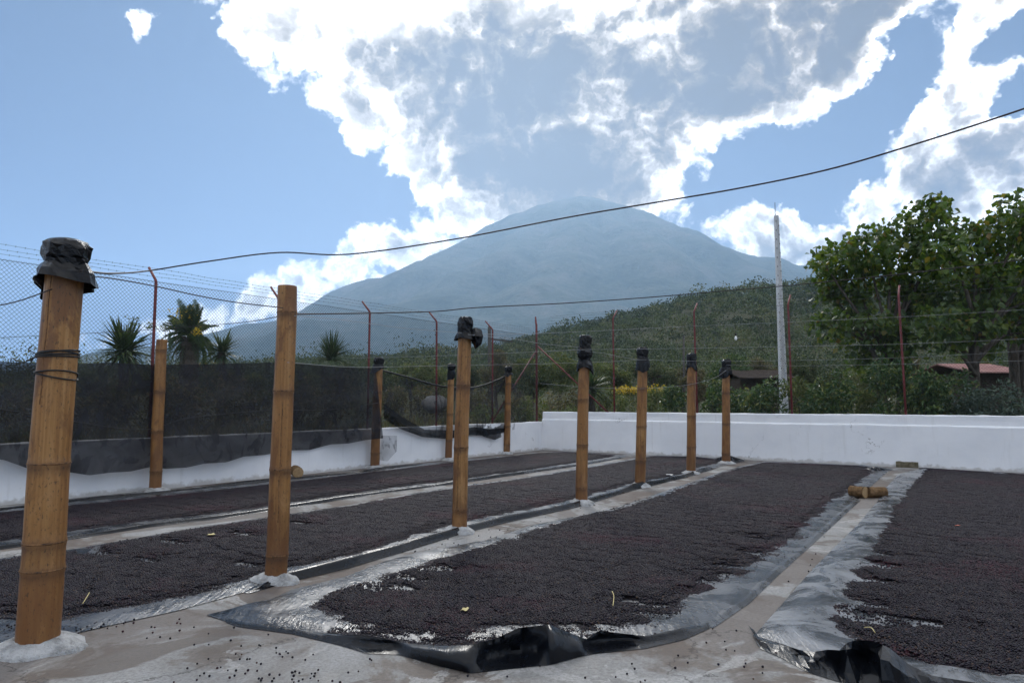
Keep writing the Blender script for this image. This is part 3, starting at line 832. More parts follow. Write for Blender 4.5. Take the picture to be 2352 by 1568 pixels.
GA, GB = 'bamboo posts along the middle strip', 'bamboo posts along the low wall'
P1 = bamboo((85, 1490), (152, 600), 43, (1063, 1243, 1305), 'thickest bamboo post, black cords tied round it, wide ragged plastic cap', 
            [('bag', 556, 605, 640, 0.75, 1.24), ('tie', 820, 4, 5), ('tie', 863, 2), ('flap', [(120, 625), (118, 650), (98, 663), (82, 650), (84, 630), (105, 628)])], 1, GA, 2.0, (-97, 0.62, 0.98))
P2 = bamboo((632, 1335), (660, 657), 24, (718, 898, 1077, 1273), 'bamboo post with a bare sawn top and no plastic cap', [], 2, GA, 2.05, (-75, 0.2, 0.6))
P3 = bamboo((1055, 1222), (1069, 738), 17, (885, 1027, 1169), 'bamboo post whose plastic cap has a big black tail hanging to one side',
            [('bag', 731, 762, 775, 0.45, 1.12), ('flap', [(1078, 758), (1092, 752), (1106, 757), (1110, 772), (1106, 790), (1092, 802), (1084, 785), (1074, 775)])], 3, GA, 2.0, (-108, 0.1, 0.93))
P4 = bamboo((1336, 1157), (1344, 778), 13.5, (917, 1021, 1119), 'bamboo post with a long double bulged black plastic wrap on top',
            [('bag', 772, 795, 800, 0.15, 1.1), ('bag', 800, 826, 842, 0.5, 1.38)], 4, GA, 2.2)
P5 = bamboo((1470, 1117), (1476, 803), 12, (891, 979, 1058), 'bamboo post with a square black cap tied once, next to the double wrapped post',
            [('bag', 799, 819, 834, 0.4, 1.2)], 5, GA, 2.2)
P6 = bamboo((1587, 1088), (1588, 818), 10.5, (880, 955, 1026), 'bamboo post with a tall narrow black cap, second from the far end of its row',
            [('bag', 813, 832, 842, 0.25, 1.12)], 6, GA, 2.1, (-110, 0.1, 0.7))
P7 = bamboo((1668, 1065), (1668, 832), 9.5, (901, 972, 1041), 'last bamboo post of the middle row, before the ledged wall, with frayed cap',
            [('bag', 826, 842, 853, 0.7, 1.22)], 7, GA, 2.0)
B1 = bamboo((356, 1129), (372, 780), 13, (804, 898, 989, 1082), 'bare topped bamboo post standing in front of the black shade net', [], 8, GB, 2.4)
B2 = bamboo((861, 1075), (870, 826), 10.5, (900, 985, 1040), 'bamboo post at the loose end of the black shade net', [('bag', 822, 836, 846, 0.6, 1.2)], 9, GB, 2.2)
B3 = bamboo((1030, 1057), (1037, 840), 8, (883, 950, 1010), 'thin bamboo post with a tall black cap behind the sheer net panel', [('bag', 836, 850, 862, 0.3, 1.25)], 10, GB, 2.2)
B4 = bamboo((1164, 1042), (1168, 848), 7.5, (880, 925, 978, 1020), 'thin bamboo post with a knotted cap at the end of the sheer net panel', [('bag', 842, 855, 860, 0.5, 1.2)], 11, GB, 2.0)

# ------------------------------------------------------------------ shade nets
def yB(px):   # distance of the row of posts by the low wall, seen at px
    a, b_ = G(356, 1129), G(1164, 1042)
    k = (px - CW / 2) / FPX
    # line a + s (b-a), x = k*y
    d = b_ - a; s = (k * a.y - a.x) / (d.x - k * d.y)
    return a.y + d.y * s
def sheet(top, bot, nu, nv, dy, seed, amp):
    tx_, ty_ = zip(*top); bx_, by_ = zip(*bot)
    us = np.linspace(0, 1, nu); v = []
    for u in us:
        xt = np.interp(u, np.linspace(0, 1, len(tx_)), tx_); yt = np.interp(u, np.linspace(0, 1, len(tx_)), ty_)
        xb = np.interp(u, np.linspace(0, 1, len(bx_)), bx_); yb = np.interp(u, np.linspace(0, 1, len(bx_)), by_)
        for j in range(nv):
            w_ = j / (nv - 1); x = xt + (xb - xt) * w_; y = yt + (yb - yt) * w_
            wv = (fbm(u * 9 + w_ * 1.5, w_ * 2.2, seed, 3) - 0.5) * amp * (0.25 + w_)
            v.append(AT(x, y, yB(x) + dy(x) + float(wv)))
    f = [(i * nv + j, (i + 1) * nv + j, (i + 1) * nv + j + 1, i * nv + j + 1) for i in range(nu - 1) for j in range(nv - 1)]
    return v, f
top = [(-190, 818), (-60, 824), (0, 830), (160, 836), (250, 832), (356, 838), (480, 836), (620, 832), (700, 836), (780, 843), (863, 846)]
bot = [(-190, 1050), (-60, 1046), (10, 1056), (60, 1074), (110, 1088), (160, 1084), (205, 1091), (250, 1085), (300, 1082), (345, 1072), (380, 1076), (430, 1073), (470, 1064), (520, 1061), (560, 1048), (610, 1044), (660, 1034), (710, 1033), (760, 1020), (800, 1018), (840, 1010), (880, 1006)]
v, f = sheet(top, bot, 150, 34, lambda x: 0.13 - 0.36 * float(sstep(x, 720, 850)), 40, 0.42)
no = obj('shade_net', v, f, M['net'], None, G(356, 1122))
tag(no, 'long black shade net hung in front of the low white wall', 'net')
# its sewn hem line and a slack cord through the middle
mid = [(-190, 930), (0, 940), (120, 958), (250, 980), (345, 985), (420, 962), (520, 950), (620, 942), (760, 940), (868, 925)]
mb = MB(); mb.tube(catmull([AT(x, y, yB(x) + 0.03 - 0.34 * float(sstep(x, 720, 850))) for x, y in mid], 6), 0.006, 5); mb.build('net_cord', M['cord'], no)
top2 = [(872, 849), (930, 864), (1000, 884), (1050, 891), (1085, 890), (1120, 881), (1166, 862)]
bot2 = [(884, 932), (905, 960), (940, 985), (1000, 1003), (1050, 1005), (1110, 998), (1166, 988)]
v, f = sheet(top2, bot2, 60, 16, lambda x: 0.10, 41, 0.18)
nn_ = obj('sheer_net', v, f, M['sheer'], None, G(1030, 1050))
tag(nn_, 'thin see-through net drooping between two capped bamboo posts', 'net')
mb = MB(); mb.tube(catmull([AT(x, y, yB(x) + 0.09) for x, y in top2], 8), 0.022, 8); mb.build('top_rope', M['cord'], nn_)
up = [(880, 925), (925, 958), (975, 986), (1040, 988), (1090, 980), (1120, 985), (1170, 982)]
lo = [(882, 962), (920, 985), (970, 1003), (1030, 1008), (1080, 998), (1115, 1000), (1168, 992)]
v, f = sheet(up, lo, 70, 12, lambda x: 0.02, 42, 0.28)
obj('bunched_hem', v, f, M['bunch'], nn_)
v, f = sheet([(1090, 980), (1120, 984), (1150, 988)], [(1110, 1002), (1136, 1010), (1152, 1003)], 16, 8, lambda x: -0.03, 44, 0.1)
obj('hem_corner', v, f, M['bunch'], nn_)
v, f = sheet([(1166, 864), (1190, 890), (1212, 925)], [(1166, 990), (1185, 985), (1206, 975)], 16, 12, lambda x: 0.12, 43, 0.12)
obj('net_wing', v, f, M['sheer'], nn_)
mb = MB(); mb.tube(catmull([AT(1169, 868, yB(1169)), AT(1178, 885, yB(1169)), AT(1189, 908, yB(1169))], 5), 0.010, 6); mb.build('loose_cord', M['cord'], nn_)
v, f = sheet([(876, 1000), (890, 1000), (912, 1000)], [(872, 1056), (890, 1059), (911, 1036)], 14, 12, lambda x: -0.15, 45, 0.15)
fo = obj('net_offcut', v, f, M['sheer'], None, G(890, 1068)); tag(fo, 'small grey translucent net flap hanging beside the shade net end', 'net')

# ------------------------------------------------------------------ vegetation
def unit(a): return a / np.maximum(np.linalg.norm(a, axis=1, keepdims=True), 1e-9)

def leaves(c, axis, size, width=0.5, fold=0.12, rng=RNG):
    """kite-shaped folded leaves: two triangles each; c centres, axis along the leaf"""
    n = len(c); size = np.broadcast_to(np.asarray(size, float), (n,))[:, None]
    a = unit(axis); b_ = unit(np.cross(a, rng.normal(size=(n, 3)))); k = np.cross(a, b_)
    v = np.empty((n, 4, 3))
    v[:, 0] = c - a * size * 0.5; v[:, 2] = c + a * size * 0.5
    v[:, 1] = c + b_ * size * width * 0.5 + k * size * fold - a * size * 0.05
    v[:, 3] = c - b_ * size * width * 0.5 + k * size * fold - a * size * 0.05
    i = np.arange(n)[:, None] * 4
    f = np.concatenate([i + [[0, 1, 2]], i + [[0, 2, 3]]], 1).reshape(-1, 3)
    tone = np.repeat(rng.random(n), 4)
    return v.reshape(-1, 3), f, tone

def lobes_points(lobes, n, rng=RNG, flat=0.85, shell=3.5, spread=0.36):
    L = np.array([[*c, r_] for c, r_ in lobes]); pr = L[:, 3] ** 2; pr /= pr.sum()
    k = rng.choice(len(L), n, p=pr)
    d = unit(rng.normal(size=(n, 3))); r_ = L[k, 3] * rng.random(n) ** (1 / shell)
    r_ = r_ * (1 - spread / 2 + spread * rng.random(n))
    off = d * r_[:, None]; off[:, 2] *= flat
    return L[k, :3] + off, d

def crown_lobes(base, rx, rz, n, rng, rlo=0.28, rhi=0.5):
    out = []
    for i in range(n):
        d = rng.normal(size=3); d /= np.linalg.norm(d); d *= rng.random() ** 0.45
        out.append((np.array(base) + d * np.array([rx, rx, rz]) * 0.72, rx * rng.uniform(rlo, rhi)))
    return out

def merge(parts):
    V, F, T, n = [], [], [], 0
    for v, f, t_ in parts:
        V.append(v); F.append(f + n); T.append(t_); n += len(v)
    return np.concatenate(V), np.concatenate(F), np.concatenate(T)

def foliage(name, pts, dirs, size, mat_, parent, width=0.5, droop=0.5, rng=RNG, stuff=True):
    ax = dirs + rng.normal(size=dirs.shape) * 0.8 + np.array([0, 0, -droop])
    v, f, tone = leaves(pts, ax, size, width, rng=rng)
    o = obj(name, v, f, mat_, parent, smooth_=False, attrs={'tone': ('POINT', tone)})
    if stuff: o['kind'] = 'stuff'
    return o

def limb_tubes(mb, base, top, rbase, lobes, rng):
    base, top = Vector(base), Vector(top)
    mid = base.lerp(top, 0.5) + Vector((rng.normal() * 0.12, rng.normal() * 0.12, 0)) * (top - base).length * 0.4
    mb.tube(catmull([base - Vector((0, 0, 0.4)), base, mid, top], 5), list(np.linspace(rbase * 1.25, rbase * 0.6, 16)), 9)
    for c, r_ in lobes:
        c = Vector(c); s = base.lerp(top, rng.uniform(0.55, 1.0))
        m_ = s.lerp(c, 0.5) + Vector((rng.normal(), rng.normal(), abs(rng.normal()))) * r_ * 0.18
        mb.tube(catmull([s, m_, c], 4), list(np.linspace(rbase * 0.42, rbase * 0.1, 9)), 6)

# -- the broad-leaved trees at the right
leaf_me = []
for q_ in range(3):
    me = bpy.data.meshes.new('leaf')
    w_ = (0.40, 0.44, 0.36)[q_]; cu = (0.06, 0.10, 0.03)[q_]
    vs = [(0, 0, 0), (w_, 0.12, 0.08), (w_ * 1.12, 0.42, 0.10), (w_ * 0.66, 0.78, 0.02), (0, 1.05, -cu * 2), (-w_ * 0.66, 0.78, 0.02), (-w_ * 1.12, 0.42, 0.10), (-w_, 0.12, 0.08), (0, 0.45, 0.0)]
    me.from_pydata(vs, [], [(0, 1, 8), (1, 2, 8), (2, 3, 8), (3, 4, 8), (4, 5, 8), (5, 6, 8), (6, 7, 8), (7, 0, 8)])
    me.materials.append(M['leaf_big']); me.attributes.new('tone', 'FLOAT', 'POINT')
    leaf_me.append(me)

def broad_tree(label, base_px, Y, gz, trunk_top_px, lobes_px, n, lsize, rtrunk, seed):
    rng = np.random.default_rng(seed)
    b_ = AT(base_px[0], base_px[1], Y); b_.z = gz
    root = empty('broadleaf_tree', b_); tag(root, label, 'tree')
    S_ = Y / FPX
    lob = []
    for x, y, r_ in lobes_px:
        c = AT(x, y, Y + rng.uniform(-1.0, 1.0)); lob.append((np.array(c), r_ * S_ * 0.88))
    tt = AT(trunk_top_px[0], trunk_top_px[1], Y)
    mb = MB(); limb_tubes(mb, b_, tt, rtrunk, lob, rng); mb.build('trunk', M['bark'], root)
    # leaves gather in tufts at the twig ends
    tp, td = lobes_points(lob, int(n / 7), rng, 0.9, 4.0, 0.22)
    pts = np.repeat(tp, 7, 0) + np.clip(rng.normal(size=(len(tp) * 7, 3)), -1.5, 1.5) * lsize * 0.62
    dirs = np.repeat(td, 7, 0)
    ax = dirs * 0.6 + rng.normal(size=dirs.shape) * 0.7 + np.array([0, 0, -0.75])
    front = np.argsort(pts[:, 1] - 0.9 * td.repeat(7, 0)[:, 2] + rng.random(len(pts)) * 2.5)[:300]
    rest = np.ones(len(pts), bool); rest[front] = False
    sz = lsize * rng.uniform(0.65, 1.2, len(pts))
    v, f, tone = leaves(pts[rest], ax[rest], sz[rest], 0.8, 0.08, rng)
    o = obj('foliage', v, f, M['leaf_big'], root, smooth_=False, attrs={'tone': ('POINT', tone)}); o['kind'] = 'stuff'
    for i in front:
        a = Vector(ax[i]).normalized(); z_ = Vector((rng.normal() * 0.6, -0.5 + rng.normal() * 0.5, 0.9)); x_ = a.cross(z_).normalized(); z_ = x_.cross(a)
        lf = bpy.data.objects.new('leaf', leaf_me[int(rng.integers(3))]); COL.objects.link(lf); lf.parent = root
        s_ = float(sz[i]); p_ = Vector(pts[i]) - b_
        lf.matrix_local = Matrix(((x_.x * s_, a.x * s_, z_.x * s_, p_.x), (x_.y * s_, a.y * s_, z_.y * s_, p_.y), (x_.z * s_, a.z * s_, z_.z * s_, p_.z), (0, 0, 0, 1)))
    return root

broad_tree('big leafy tree with a leaning forked trunk, next to the pale pole', (2005, 905), 23.0, 0.45, (2048, 770),
           [(1935, 610, 78), (1990, 580, 70), (2060, 550, 66), (2130, 510, 60), (2150, 575, 70), (1900, 660, 48), (1960, 690, 50), (1905, 745, 46), (1950, 765, 60), (2020, 760, 58),
            (2080, 700, 50), (2040, 640, 66), (2110, 640, 60), (2080, 790, 44), (1985, 820, 36), (2150, 470, 28), (1890, 600, 34), (2005, 850, 26), (2060, 835, 36)], 5600, 0.23, 0.17, 101)
broad_tree('big leafy tree with an upright trunk before the pink roof', (2238, 905), 21.5, 0.45, (2236, 760),
           [(2180, 600, 64), (2230, 560, 70), (2290, 540, 66), (2350, 520, 70), (2330, 480, 48), (2420, 540, 90), (2180, 680, 62), (2250, 660, 74), (2330, 640, 80), (2430, 660, 90),
            (2160, 750, 52), (2230, 745, 62), (2310, 740, 66), (2390, 760, 70), (2130, 700, 40), (2500, 600, 80), (2270, 795, 34), (2180, 790, 34)], 6800, 0.22, 0.21, 102)
rng = np.random.default_rng(103)
b_ = AT(2330, 905, 24.0); b_.z = 0.45
root = empty('broadleaf_tree', b_); tag(root, 'leafy tree with two dark stems beyond the upright trunk', 'tree')
mb = MB(); mb.tube(catmull([b_ - Z3 * 0.3, AT(2328, 820, 24), AT(2318, 740, 24.2)], 6), 0.17, 8); mb.build('trunk', M['bark'], root)
mb = MB(); mb.tube(catmull([b_ + Vector((0.3, 0, -0.3)), AT(2348, 820, 24), AT(2372, 740, 24.2)], 6), 0.12, 8); mb.build('trunk', M['bark'], root)
lob = [(np.array(AT(x, y, 25.0)), r_ * 25 / FPX) for x, y, r_ in ((2330, 700, 90), (2420, 690, 90), (2300, 620, 70), (2470, 760, 70), (2380, 600, 80))]
p_, d_ = lobes_points(lob, 3200, rng); foliage('foliage', p_, d_, 0.22, M['leaf_big'], root, 0.8, 0.7, rng)

# -- coffee shrubs behind the ledged wall
def gz_at(x, y): return float(terrain_h(np.array([x]), np.array([y]))[0])
def shrub(name, label, px, top_py, Y, wpx, mat_, n, lsize, cat='shrub', group=None, seed=0, width=0.45, stems=5):
    rng = np.random.default_rng(seed + 900)
    t_ = AT(px, top_py, Y); g = gz_at(t_.x, Y); b_ = Vector((t_.x, Y, g))
    H = t_.z - g; R = wpx / 2 / FPX * Y
    root = empty(name, b_); tag(root, label, cat, group)
    lob = []
    for i in range(9):
        a = rng.uniform(0, 6.28); rr_ = R * 0.62 * rng.random() ** 0.5; zz = rng.uniform(0.18, 0.80)
        lob.append((np.array([b_.x + math.cos(a) * rr_, b_.y + math.sin(a) * rr_ * 0.8, g + H * zz]), min(R * 0.5, H * 0.36) * rng.uniform(0.7, 1.15)))
    mb = MB()
    for i in range(stems):
        c = Vector(lob[i][0]); s = b_ + Vector((rng.normal() * 0.08, rng.normal() * 0.08, -0.15))
        mb.tube(catmull([s, s.lerp(c, 0.5) + Vector((rng.normal() * .05, 0, .05)), c], 3), [0.03, 0.026, 0.022, 0.018, 0.014, 0.010, 0.007], 5)
    mb.build('stems', M['bark'], root)
    p_, d_ = lobes_points(lob, n, rng, 1.0, 3.0); p_[:, 2] = np.maximum(p_[:, 2], g + 0.02)
    foliage('foliage', p_, d_, lsize * rng.uniform(0.6, 1.2, n), mat_, root, width, 0.55, rng)
    return root
shr = [  # px, top, Y, width, material, leaves, size, label
    (1500, 872, 25.5, 90, 'leaf_olive', 900, 0.16, 'pale olive shrub just beyond the tied cap posts'),
    (1548, 858, 26.5, 80, 'leaf_coffee', 1100, 0.17, 'glossy dark coffee shrub beside the yellow flower hedge'),
    (1640, 868, 25.5, 100, 'leaf_coffee', 1100, 0.17, 'low coffee shrub before the dark roof, between two post heads'),
    (1700, 846, 24.5, 100, 'leaf_coffee', 1200, 0.17, 'rounded coffee shrub left of the foot of the pale pole'),
    (1752, 842, 23.5, 120, 'leaf_coffee', 1500, 0.17, 'coffee shrub with pale leaf tips in front of the dark roof'),
    (1838, 866, 23.0, 110, 'leaf_olive', 1300, 0.15, 'olive shrub right beside the pale pole foot'),
    (1900, 835, 22.0, 150, 'leaf_coffee', 2200, 0.16, 'broad very dark coffee shrub under the leaning tree'),
    (1985, 850, 22.5, 120, 'leaf_olive', 1500, 0.15, 'open olive shrub around the leaning trunk foot'),
    (2050, 812, 21.0, 140, 'leaf_coffee', 2000, 0.16, 'tall coffee shrub between the leaning trunk and the red post'),
    (2125, 835, 20.0, 120, 'leaf_coffee', 1700, 0.16, 'coffee shrub touching the last red fence post'),
    (2190, 830, 20.5, 130, 'leaf_coffee', 1800, 0.15, 'dark coffee shrub left of the upright trunk'),
    (2270, 858, 19.5, 150, 'leaf_grey', 1900, 0.14, 'grey green bush before the upright trunk'),
    (2350, 862, 19.0, 150, 'leaf_grey', 1900, 0.14, 'grey green bush below the pink roof'),
    (1430, 905, 25.0, 70, 'leaf_olive', 700, 0.15, 'small olive bush at the foot of the sword leaf plant'),
    (1270, 895, 28.0, 120, 'leaf_dry', 1300, 0.14, 'dry leafy bush right behind the corner post'),
    (1190, 900, 29.0, 120, 'leaf_dry', 1300, 0.14, 'dry leafy bush seen through the net wing'),
    (1090, 880, 27.0, 130, 'leaf_dry', 1500, 0.14, 'dry leafy bush behind the sheer net by the tailed cap'),
    (985, 885, 24.5, 140, 'leaf_dry', 1600, 0.13, 'dry leafy bush behind the middle of the sheer net'),
    (900, 880, 22.5, 120, 'leaf_dry', 1500, 0.13, 'dry leafy bush behind the start of the sheer net'),
    (1222, 902, 26.0, 90, 'leaf_olive', 1000, 0.13, 'olive bush close behind the corner post brace'),
    (1315, 885, 27.0, 110, 'leaf_dry', 1300, 0.13, 'dry bush between the corner post and the double wrapped post'),
    (1395, 888, 28.5, 100, 'leaf_olive', 1200, 0.13, 'olive bush between the sword leaf plant and the yellow hedge'),
    (1300, 925, 25.0, 100, 'leaf_olive', 900, 0.12, 'low olive bush under the long red brace'),
    (1120, 930, 25.0, 120, 'leaf_olive', 1000, 0.13, 'low green bush behind the sagging hem of the sheer net'),
]
for i, (px, tp, Y, wp, mt, n, ls, lb) in enumerate(shr):
    shrub('coffee_shrub' if mt == 'leaf_coffee' else 'leafy_bush', lb, px, tp, Y, wp, M[mt], n, ls, 'shrub', 'bushes beyond the walls', i)
# bushes behind the black net, dim through the weave
for i, (px, tp, Y, wp) in enumerate([(-40, 850, 15, 230), (120, 866, 16, 220), (260, 868, 17, 200), (400, 862, 18, 190), (540, 850, 19, 190), (670, 862, 20, 170), (790, 858, 21.5, 150)]):
    shrub('dry_bush', 'brown dry bush showing dimly through the black shade net', px, tp, Y, wp, M['leaf_dry'], 1500, 0.14, 'shrub', 'bushes behind the shade net', 50 + i)
# yellow flowering hedge
c = AT(1470, 905, 30.0); rng = np.random.default_rng(77)
b_ = Vector((c.x, 30.0, gz_at(c.x, 30.0))); root = empty('flower_hedge', b_); tag(root, 'low clipped hedge covered in yellow flowers', 'hedge')
n = 1800
p_ = np.stack([b_.x + rng.uniform(-1.15, 1.15, n), 30 + rng.uniform(-0.4, 0.4, n), rng.uniform(b_.z, c.z + 0.18, n)], 1)
foliage('foliage', p_, unit(rng.normal(size=(n, 3))), 0.12, M['leaf_olive'], root, rng=rng)
n = 700
p_ = np.stack([b_.x + rng.uniform(-1.15, 1.15, n), 30 + rng.uniform(-0.45, 0.4, n), c.z + 0.18 + rng.normal(size=n) * 0.08], 1)
foliage('flowers', p_, unit(rng.normal(size=(n, 3))), 0.10, M['yellow'], root, 0.8, 0, rng)

# -- weeds and dry grass in a belt along the walls
rng = np.random.default_rng(78); n = 26000
side = rng.random(n) < 0.55
dist = 0.35 + 5.0 * rng.random(n) ** 1.5
s = rng.random(n)
pw = np.where(side[:, None], np.array(CORNER)[None] + np.array(RDIR)[None] * (s * 15)[:, None] + np.array(RN)[None] * dist[:, None],
              np.array(CORNER)[None] - np.array(LDIR)[None] * (s * 14)[:, None] + np.array(LN)[None] * dist[:, None])
pw[:, 2] = terrain_h(pw[:, 0], pw[:, 1])
hgt = (0.18 + 0.45 * fbm(pw[:, 0] / 0.8, pw[:, 1] / 0.8, 3)) * rng.uniform(0.5, 1.3, n)
hgt *= np.where(side, 1.0, 1.25)
az = rng.uniform(0, 6.283, n); lean = rng.uniform(0.1, 0.7, n)
ax = np.stack([np.cos(az) * lean, np.sin(az) * lean, np.ones(n)], 1)
v, f, tone = leaves(pw + unit(ax) * (hgt * 0.5)[:, None], ax, hgt, 0.07, 0.0, rng)
tag(obj('weeds', v, f, M['leaf_dry'], None, smooth_=False, attrs={'tone': ('POINT', tone)}), 'dry grass and weeds along the outer foot of the walls', 'grass', kind='stuff')
n = 15000; s = rng.random(n); dist = 0.5 + 4.0 * rng.random(n); side = rng.random(n) < 0.6
pw = np.where(side[:, None], np.array(CORNER)[None] + np.array(RDIR)[None] * (s * 15)[:, None] + np.array(RN)[None] * dist[:, None],
              np.array(CORNER)[None] - np.array(LDIR)[None] * (s * 14)[:, None] + np.array(LN)[None] * dist[:, None])
cl = fbm(pw[:, 0] / 1.1, pw[:, 1] / 1.1, 8)
pw[:, 2] = terrain_h(pw[:, 0], pw[:, 1]) + rng.random(n) * np.clip(cl * 1.6 - 0.35, 0.08, 0.9)
v, f, tone = leaves(pw, rng.normal(size=(n, 3)) + [0, 0, .4], 0.10 * rng.uniform(.6, 1.4, n), 0.5, 0.1, rng)
tag(obj('ground_cover', v, f, M['leaf_grey'], None, smooth_=False, attrs={'tone': ('POINT', tone)}), 'grey green low ground cover outside the walls', 'plants', kind='stuff')

# -- sword-leaved plants (yucca-like) and a palm behind the net
blade_me = []
for q_, (dr, w_) in enumerate(((0.05, 0.030), (0.30, 0.034), (0.65, 0.034), (1.0, 0.028))):
    me = bpy.data.meshes.new('blade'); vs, fs = [], []
    for i in range(7):
        t_ = i / 6; y = t_ * (1 - 0.25 * dr * t_); z = -dr * 0.55 * t_ * t_; ww = w_ * (1 - t_ ** 2.2) + 0.001
        vs += [(-ww, y, z + ww * 0.4), (0, y, z), (ww, y, z + ww * 0.4)]
    for i in range(6):
        k = i * 3; fs += [(k, k + 1, k + 4, k + 3), (k + 1, k + 2, k + 5, k + 4)]
    me.from_pydata(vs, [], fs); me.materials.append(M['blade']); me.attributes.new('tone', 'FLOAT', 'POINT'); blade_me.append(me)

def place_blade(name, me, root, p_, a, s_, rng, wd=1.0):
    up = Vector((rng.normal() * 0.2, rng.normal() * 0.2, 1)); x_ = a.cross(up).normalized(); z_ = x_.cross(a).normalized()
    lf = bpy.data.objects.new(name, me); COL.objects.link(lf); lf.parent = root; sw = s_ * wd
    lf.matrix_local = Matrix(((x_.x * sw, a.x * s_, z_.x * s_, p_.x), (x_.y * sw, a.y * s_, z_.y * s_, p_.y), (x_.z * sw, a.z * s_, z_.z * s_, p_.z), (0, 0, 0, 1)))
    return lf
def sword(label, px, py, Y, lpx, n, seed, wd=1.0, trunk=True, elev=(-0.35, 1.3)):
    rng = np.random.default_rng(seed); c = AT(px, py, Y); g = gz_at(c.x, Y)
    root = empty('sword_leaf_plant', (c.x, Y, g)); tag(root, label, 'plant', 'sword leaved plants beyond the walls')
    if trunk:
        mb = MB(); mb.tube([Vector((c.x, Y, g - 0.2)), Vector((c.x + 0.05, Y, g + (c.z - g) * 0.5)), Vector(c) + Z3 * 0.05], [0.16, 0.13, 0.11], 8); mb.build('trunk', M['bark'], root)
    L = lpx / FPX * Y
    for i in range(n):
        az = rng.uniform(0, 6.283); e = rng.uniform(*elev)
        a = Vector((math.cos(az) * math.cos(e), math.sin(az) * math.cos(e), math.sin(e)))
        k = 0 if e > 0.9 else (1 if e > 0.45 else (2 if e > 0.05 else 3))
        p_ = Vector(c) - ORG[root] + Vector((rng.normal() * 0.04, rng.normal() * 0.04, (e - 0.4) * L * 0.14))
        place_blade('blade', blade_me[k], root, p_, a, L * rng.uniform(0.7, 1.1), rng, wd)
    return root
sword('large drooping sword leaved plant beyond the net, with tall thin stalks behind', 285, 812, 19.0, 82, 230, 1, 1.5)
sword('smaller stiff sword leaved plant right of the palm', 510, 812, 21.0, 56, 160, 2, 1.4)
sword('upright grassy clump behind the net between the cut post and the red post', 760, 826, 21.0, 66, 190, 3, 0.8, False, (0.1, 1.45))
sword('sword leaved plant by the yellow hedge, behind the double wrapped post', 1357, 895, 27.0, 60, 130, 4, 1.3)
# thin stalks with small leaf whorls
for i, (px, bp, tp_) in enumerate([(305, 830, 735), (347, 830, 745), (380, 830, 752), (405, 815, 735)]):
    rng = np.random.default_rng(300 + i); Y = 20.0 + i * 0.3
    b_ = AT(px - 4, bp, Y); b_.z = gz_at(b_.x, Y); tpt = AT(px, tp_, Y)
    root = empty('tall_stalk', b_); tag(root, 'thin tall stalk with a small leafy head beside the palm', 'plant', 'tall thin stalks near the palm')
    mb = MB(); mb.tube(catmull([b_, b_.lerp(tpt, 0.5) + Vector((0.06, 0, 0)), tpt], 5), list(np.linspace(0.014, 0.006, 11)), 5); mb.build('stem', M['bark'], root)
    n = 46; zz = rng.uniform(-0.30, 0.12, n); az = rng.uniform(0, 6.283, n); rr_ = rng.uniform(0.03, 0.2, n)
    p_ = np.array(tpt)[None] + np.stack([np.cos(az) * rr_, np.sin(az) * rr_, zz * (1 if i == 0 else 0.4)], 1)
    foliage('foliage', p_, np.stack([np.cos(az), np.sin(az), np.full(n, .5)], 1), 0.12, M['leaf_olive'], root, 0.3, 0, rng)
# palm
def frond_mesh(dr, seed):
    rng = np.random.default_rng(seed); V, F = [], []
    def pt(t_): return np.array([0, t_ * (1 - 0.22 * dr * t_), 0.25 * t_ - dr * 0.9 * t_ * t_])
    prev = None
    for i in range(15):
        t_ = i / 14; p_ = pt(t_); w_ = 0.012 * (1 - t_) + 0.003; k = len(V)
        V += [p_ + [-w_, 0, 0], p_ + [w_, 0, 0], p_ + [0, 0, -w_]]
        if prev is not None: F += [(prev, prev + 1, k + 1, k), (prev + 1, prev + 2, k + 2, k + 1), (prev + 2, prev, k, k + 2)]
        prev = k
    for i in range(34):
        t_ = 0.12 + 0.88 * i / 33; p_ = pt(t_); L = 0.26 * math.sin(math.pi * min(1, 0.18 + t_ * 0.75)) + 0.03
        for sg in (-1, 1):
            k = len(V); d = np.array([sg * 0.8, 0.55, -0.25 + rng.normal() * 0.12]); d /= np.linalg.norm(d); q2 = np.array([0, 0.010, 0])
            V += [p_ - q2, p_ + q2, p_ + d * L * 0.55 + q2 * 0.9 + [0, 0, 0.01], p_ + d * L + [0, 0, -0.03]]
            F += [(k, k + 1, k + 2, k + 3)]
    me = bpy.data.meshes.new('frond'); me.from_pydata([tuple(x) for x in V], [], F); me.materials.append(M['palm']); me.attributes.new('tone', 'FLOAT', 'POINT')
    return me
fm = [frond_mesh(d, i) for i, d in enumerate((0.1, 0.45, 0.8, 1.15))]
rng = np.random.default_rng(5); Y = 24.0; c = AT(437, 775, Y); b_ = Vector((c.x, Y, gz_at(c.x, Y)))
root = empty('palm_tree', b_); tag(root, 'short date palm with thick trunk and yellow blossom beyond the net', 'palm')
mb = MB(); hs = np.linspace(0, 1, 22)
mb.tube([b_.lerp(c, float(h_)) for h_ in hs], [0.33 + 0.05 * (i % 2) - 0.06 * h_ for i, h_ in enumerate(hs)], 12); mb.build('trunk', M['bark'], root, smooth_=False)
for i in range(46):
    az = rng.uniform(0, 6.283); e = rng.uniform(-0.5, 1.35); a = Vector((math.cos(az) * math.cos(e), math.sin(az) * math.cos(e), math.sin(e)))
    k = 0 if e > 0.9 else (1 if e > 0.4 else (2 if e > 0.0 else 3))
    place_blade('frond', fm[k], root, Vector(c) - b_ + Vector((0, 0, 0.15 * e)), a, 74 / FPX * Y * rng.uniform(0.75, 1.1), rng)
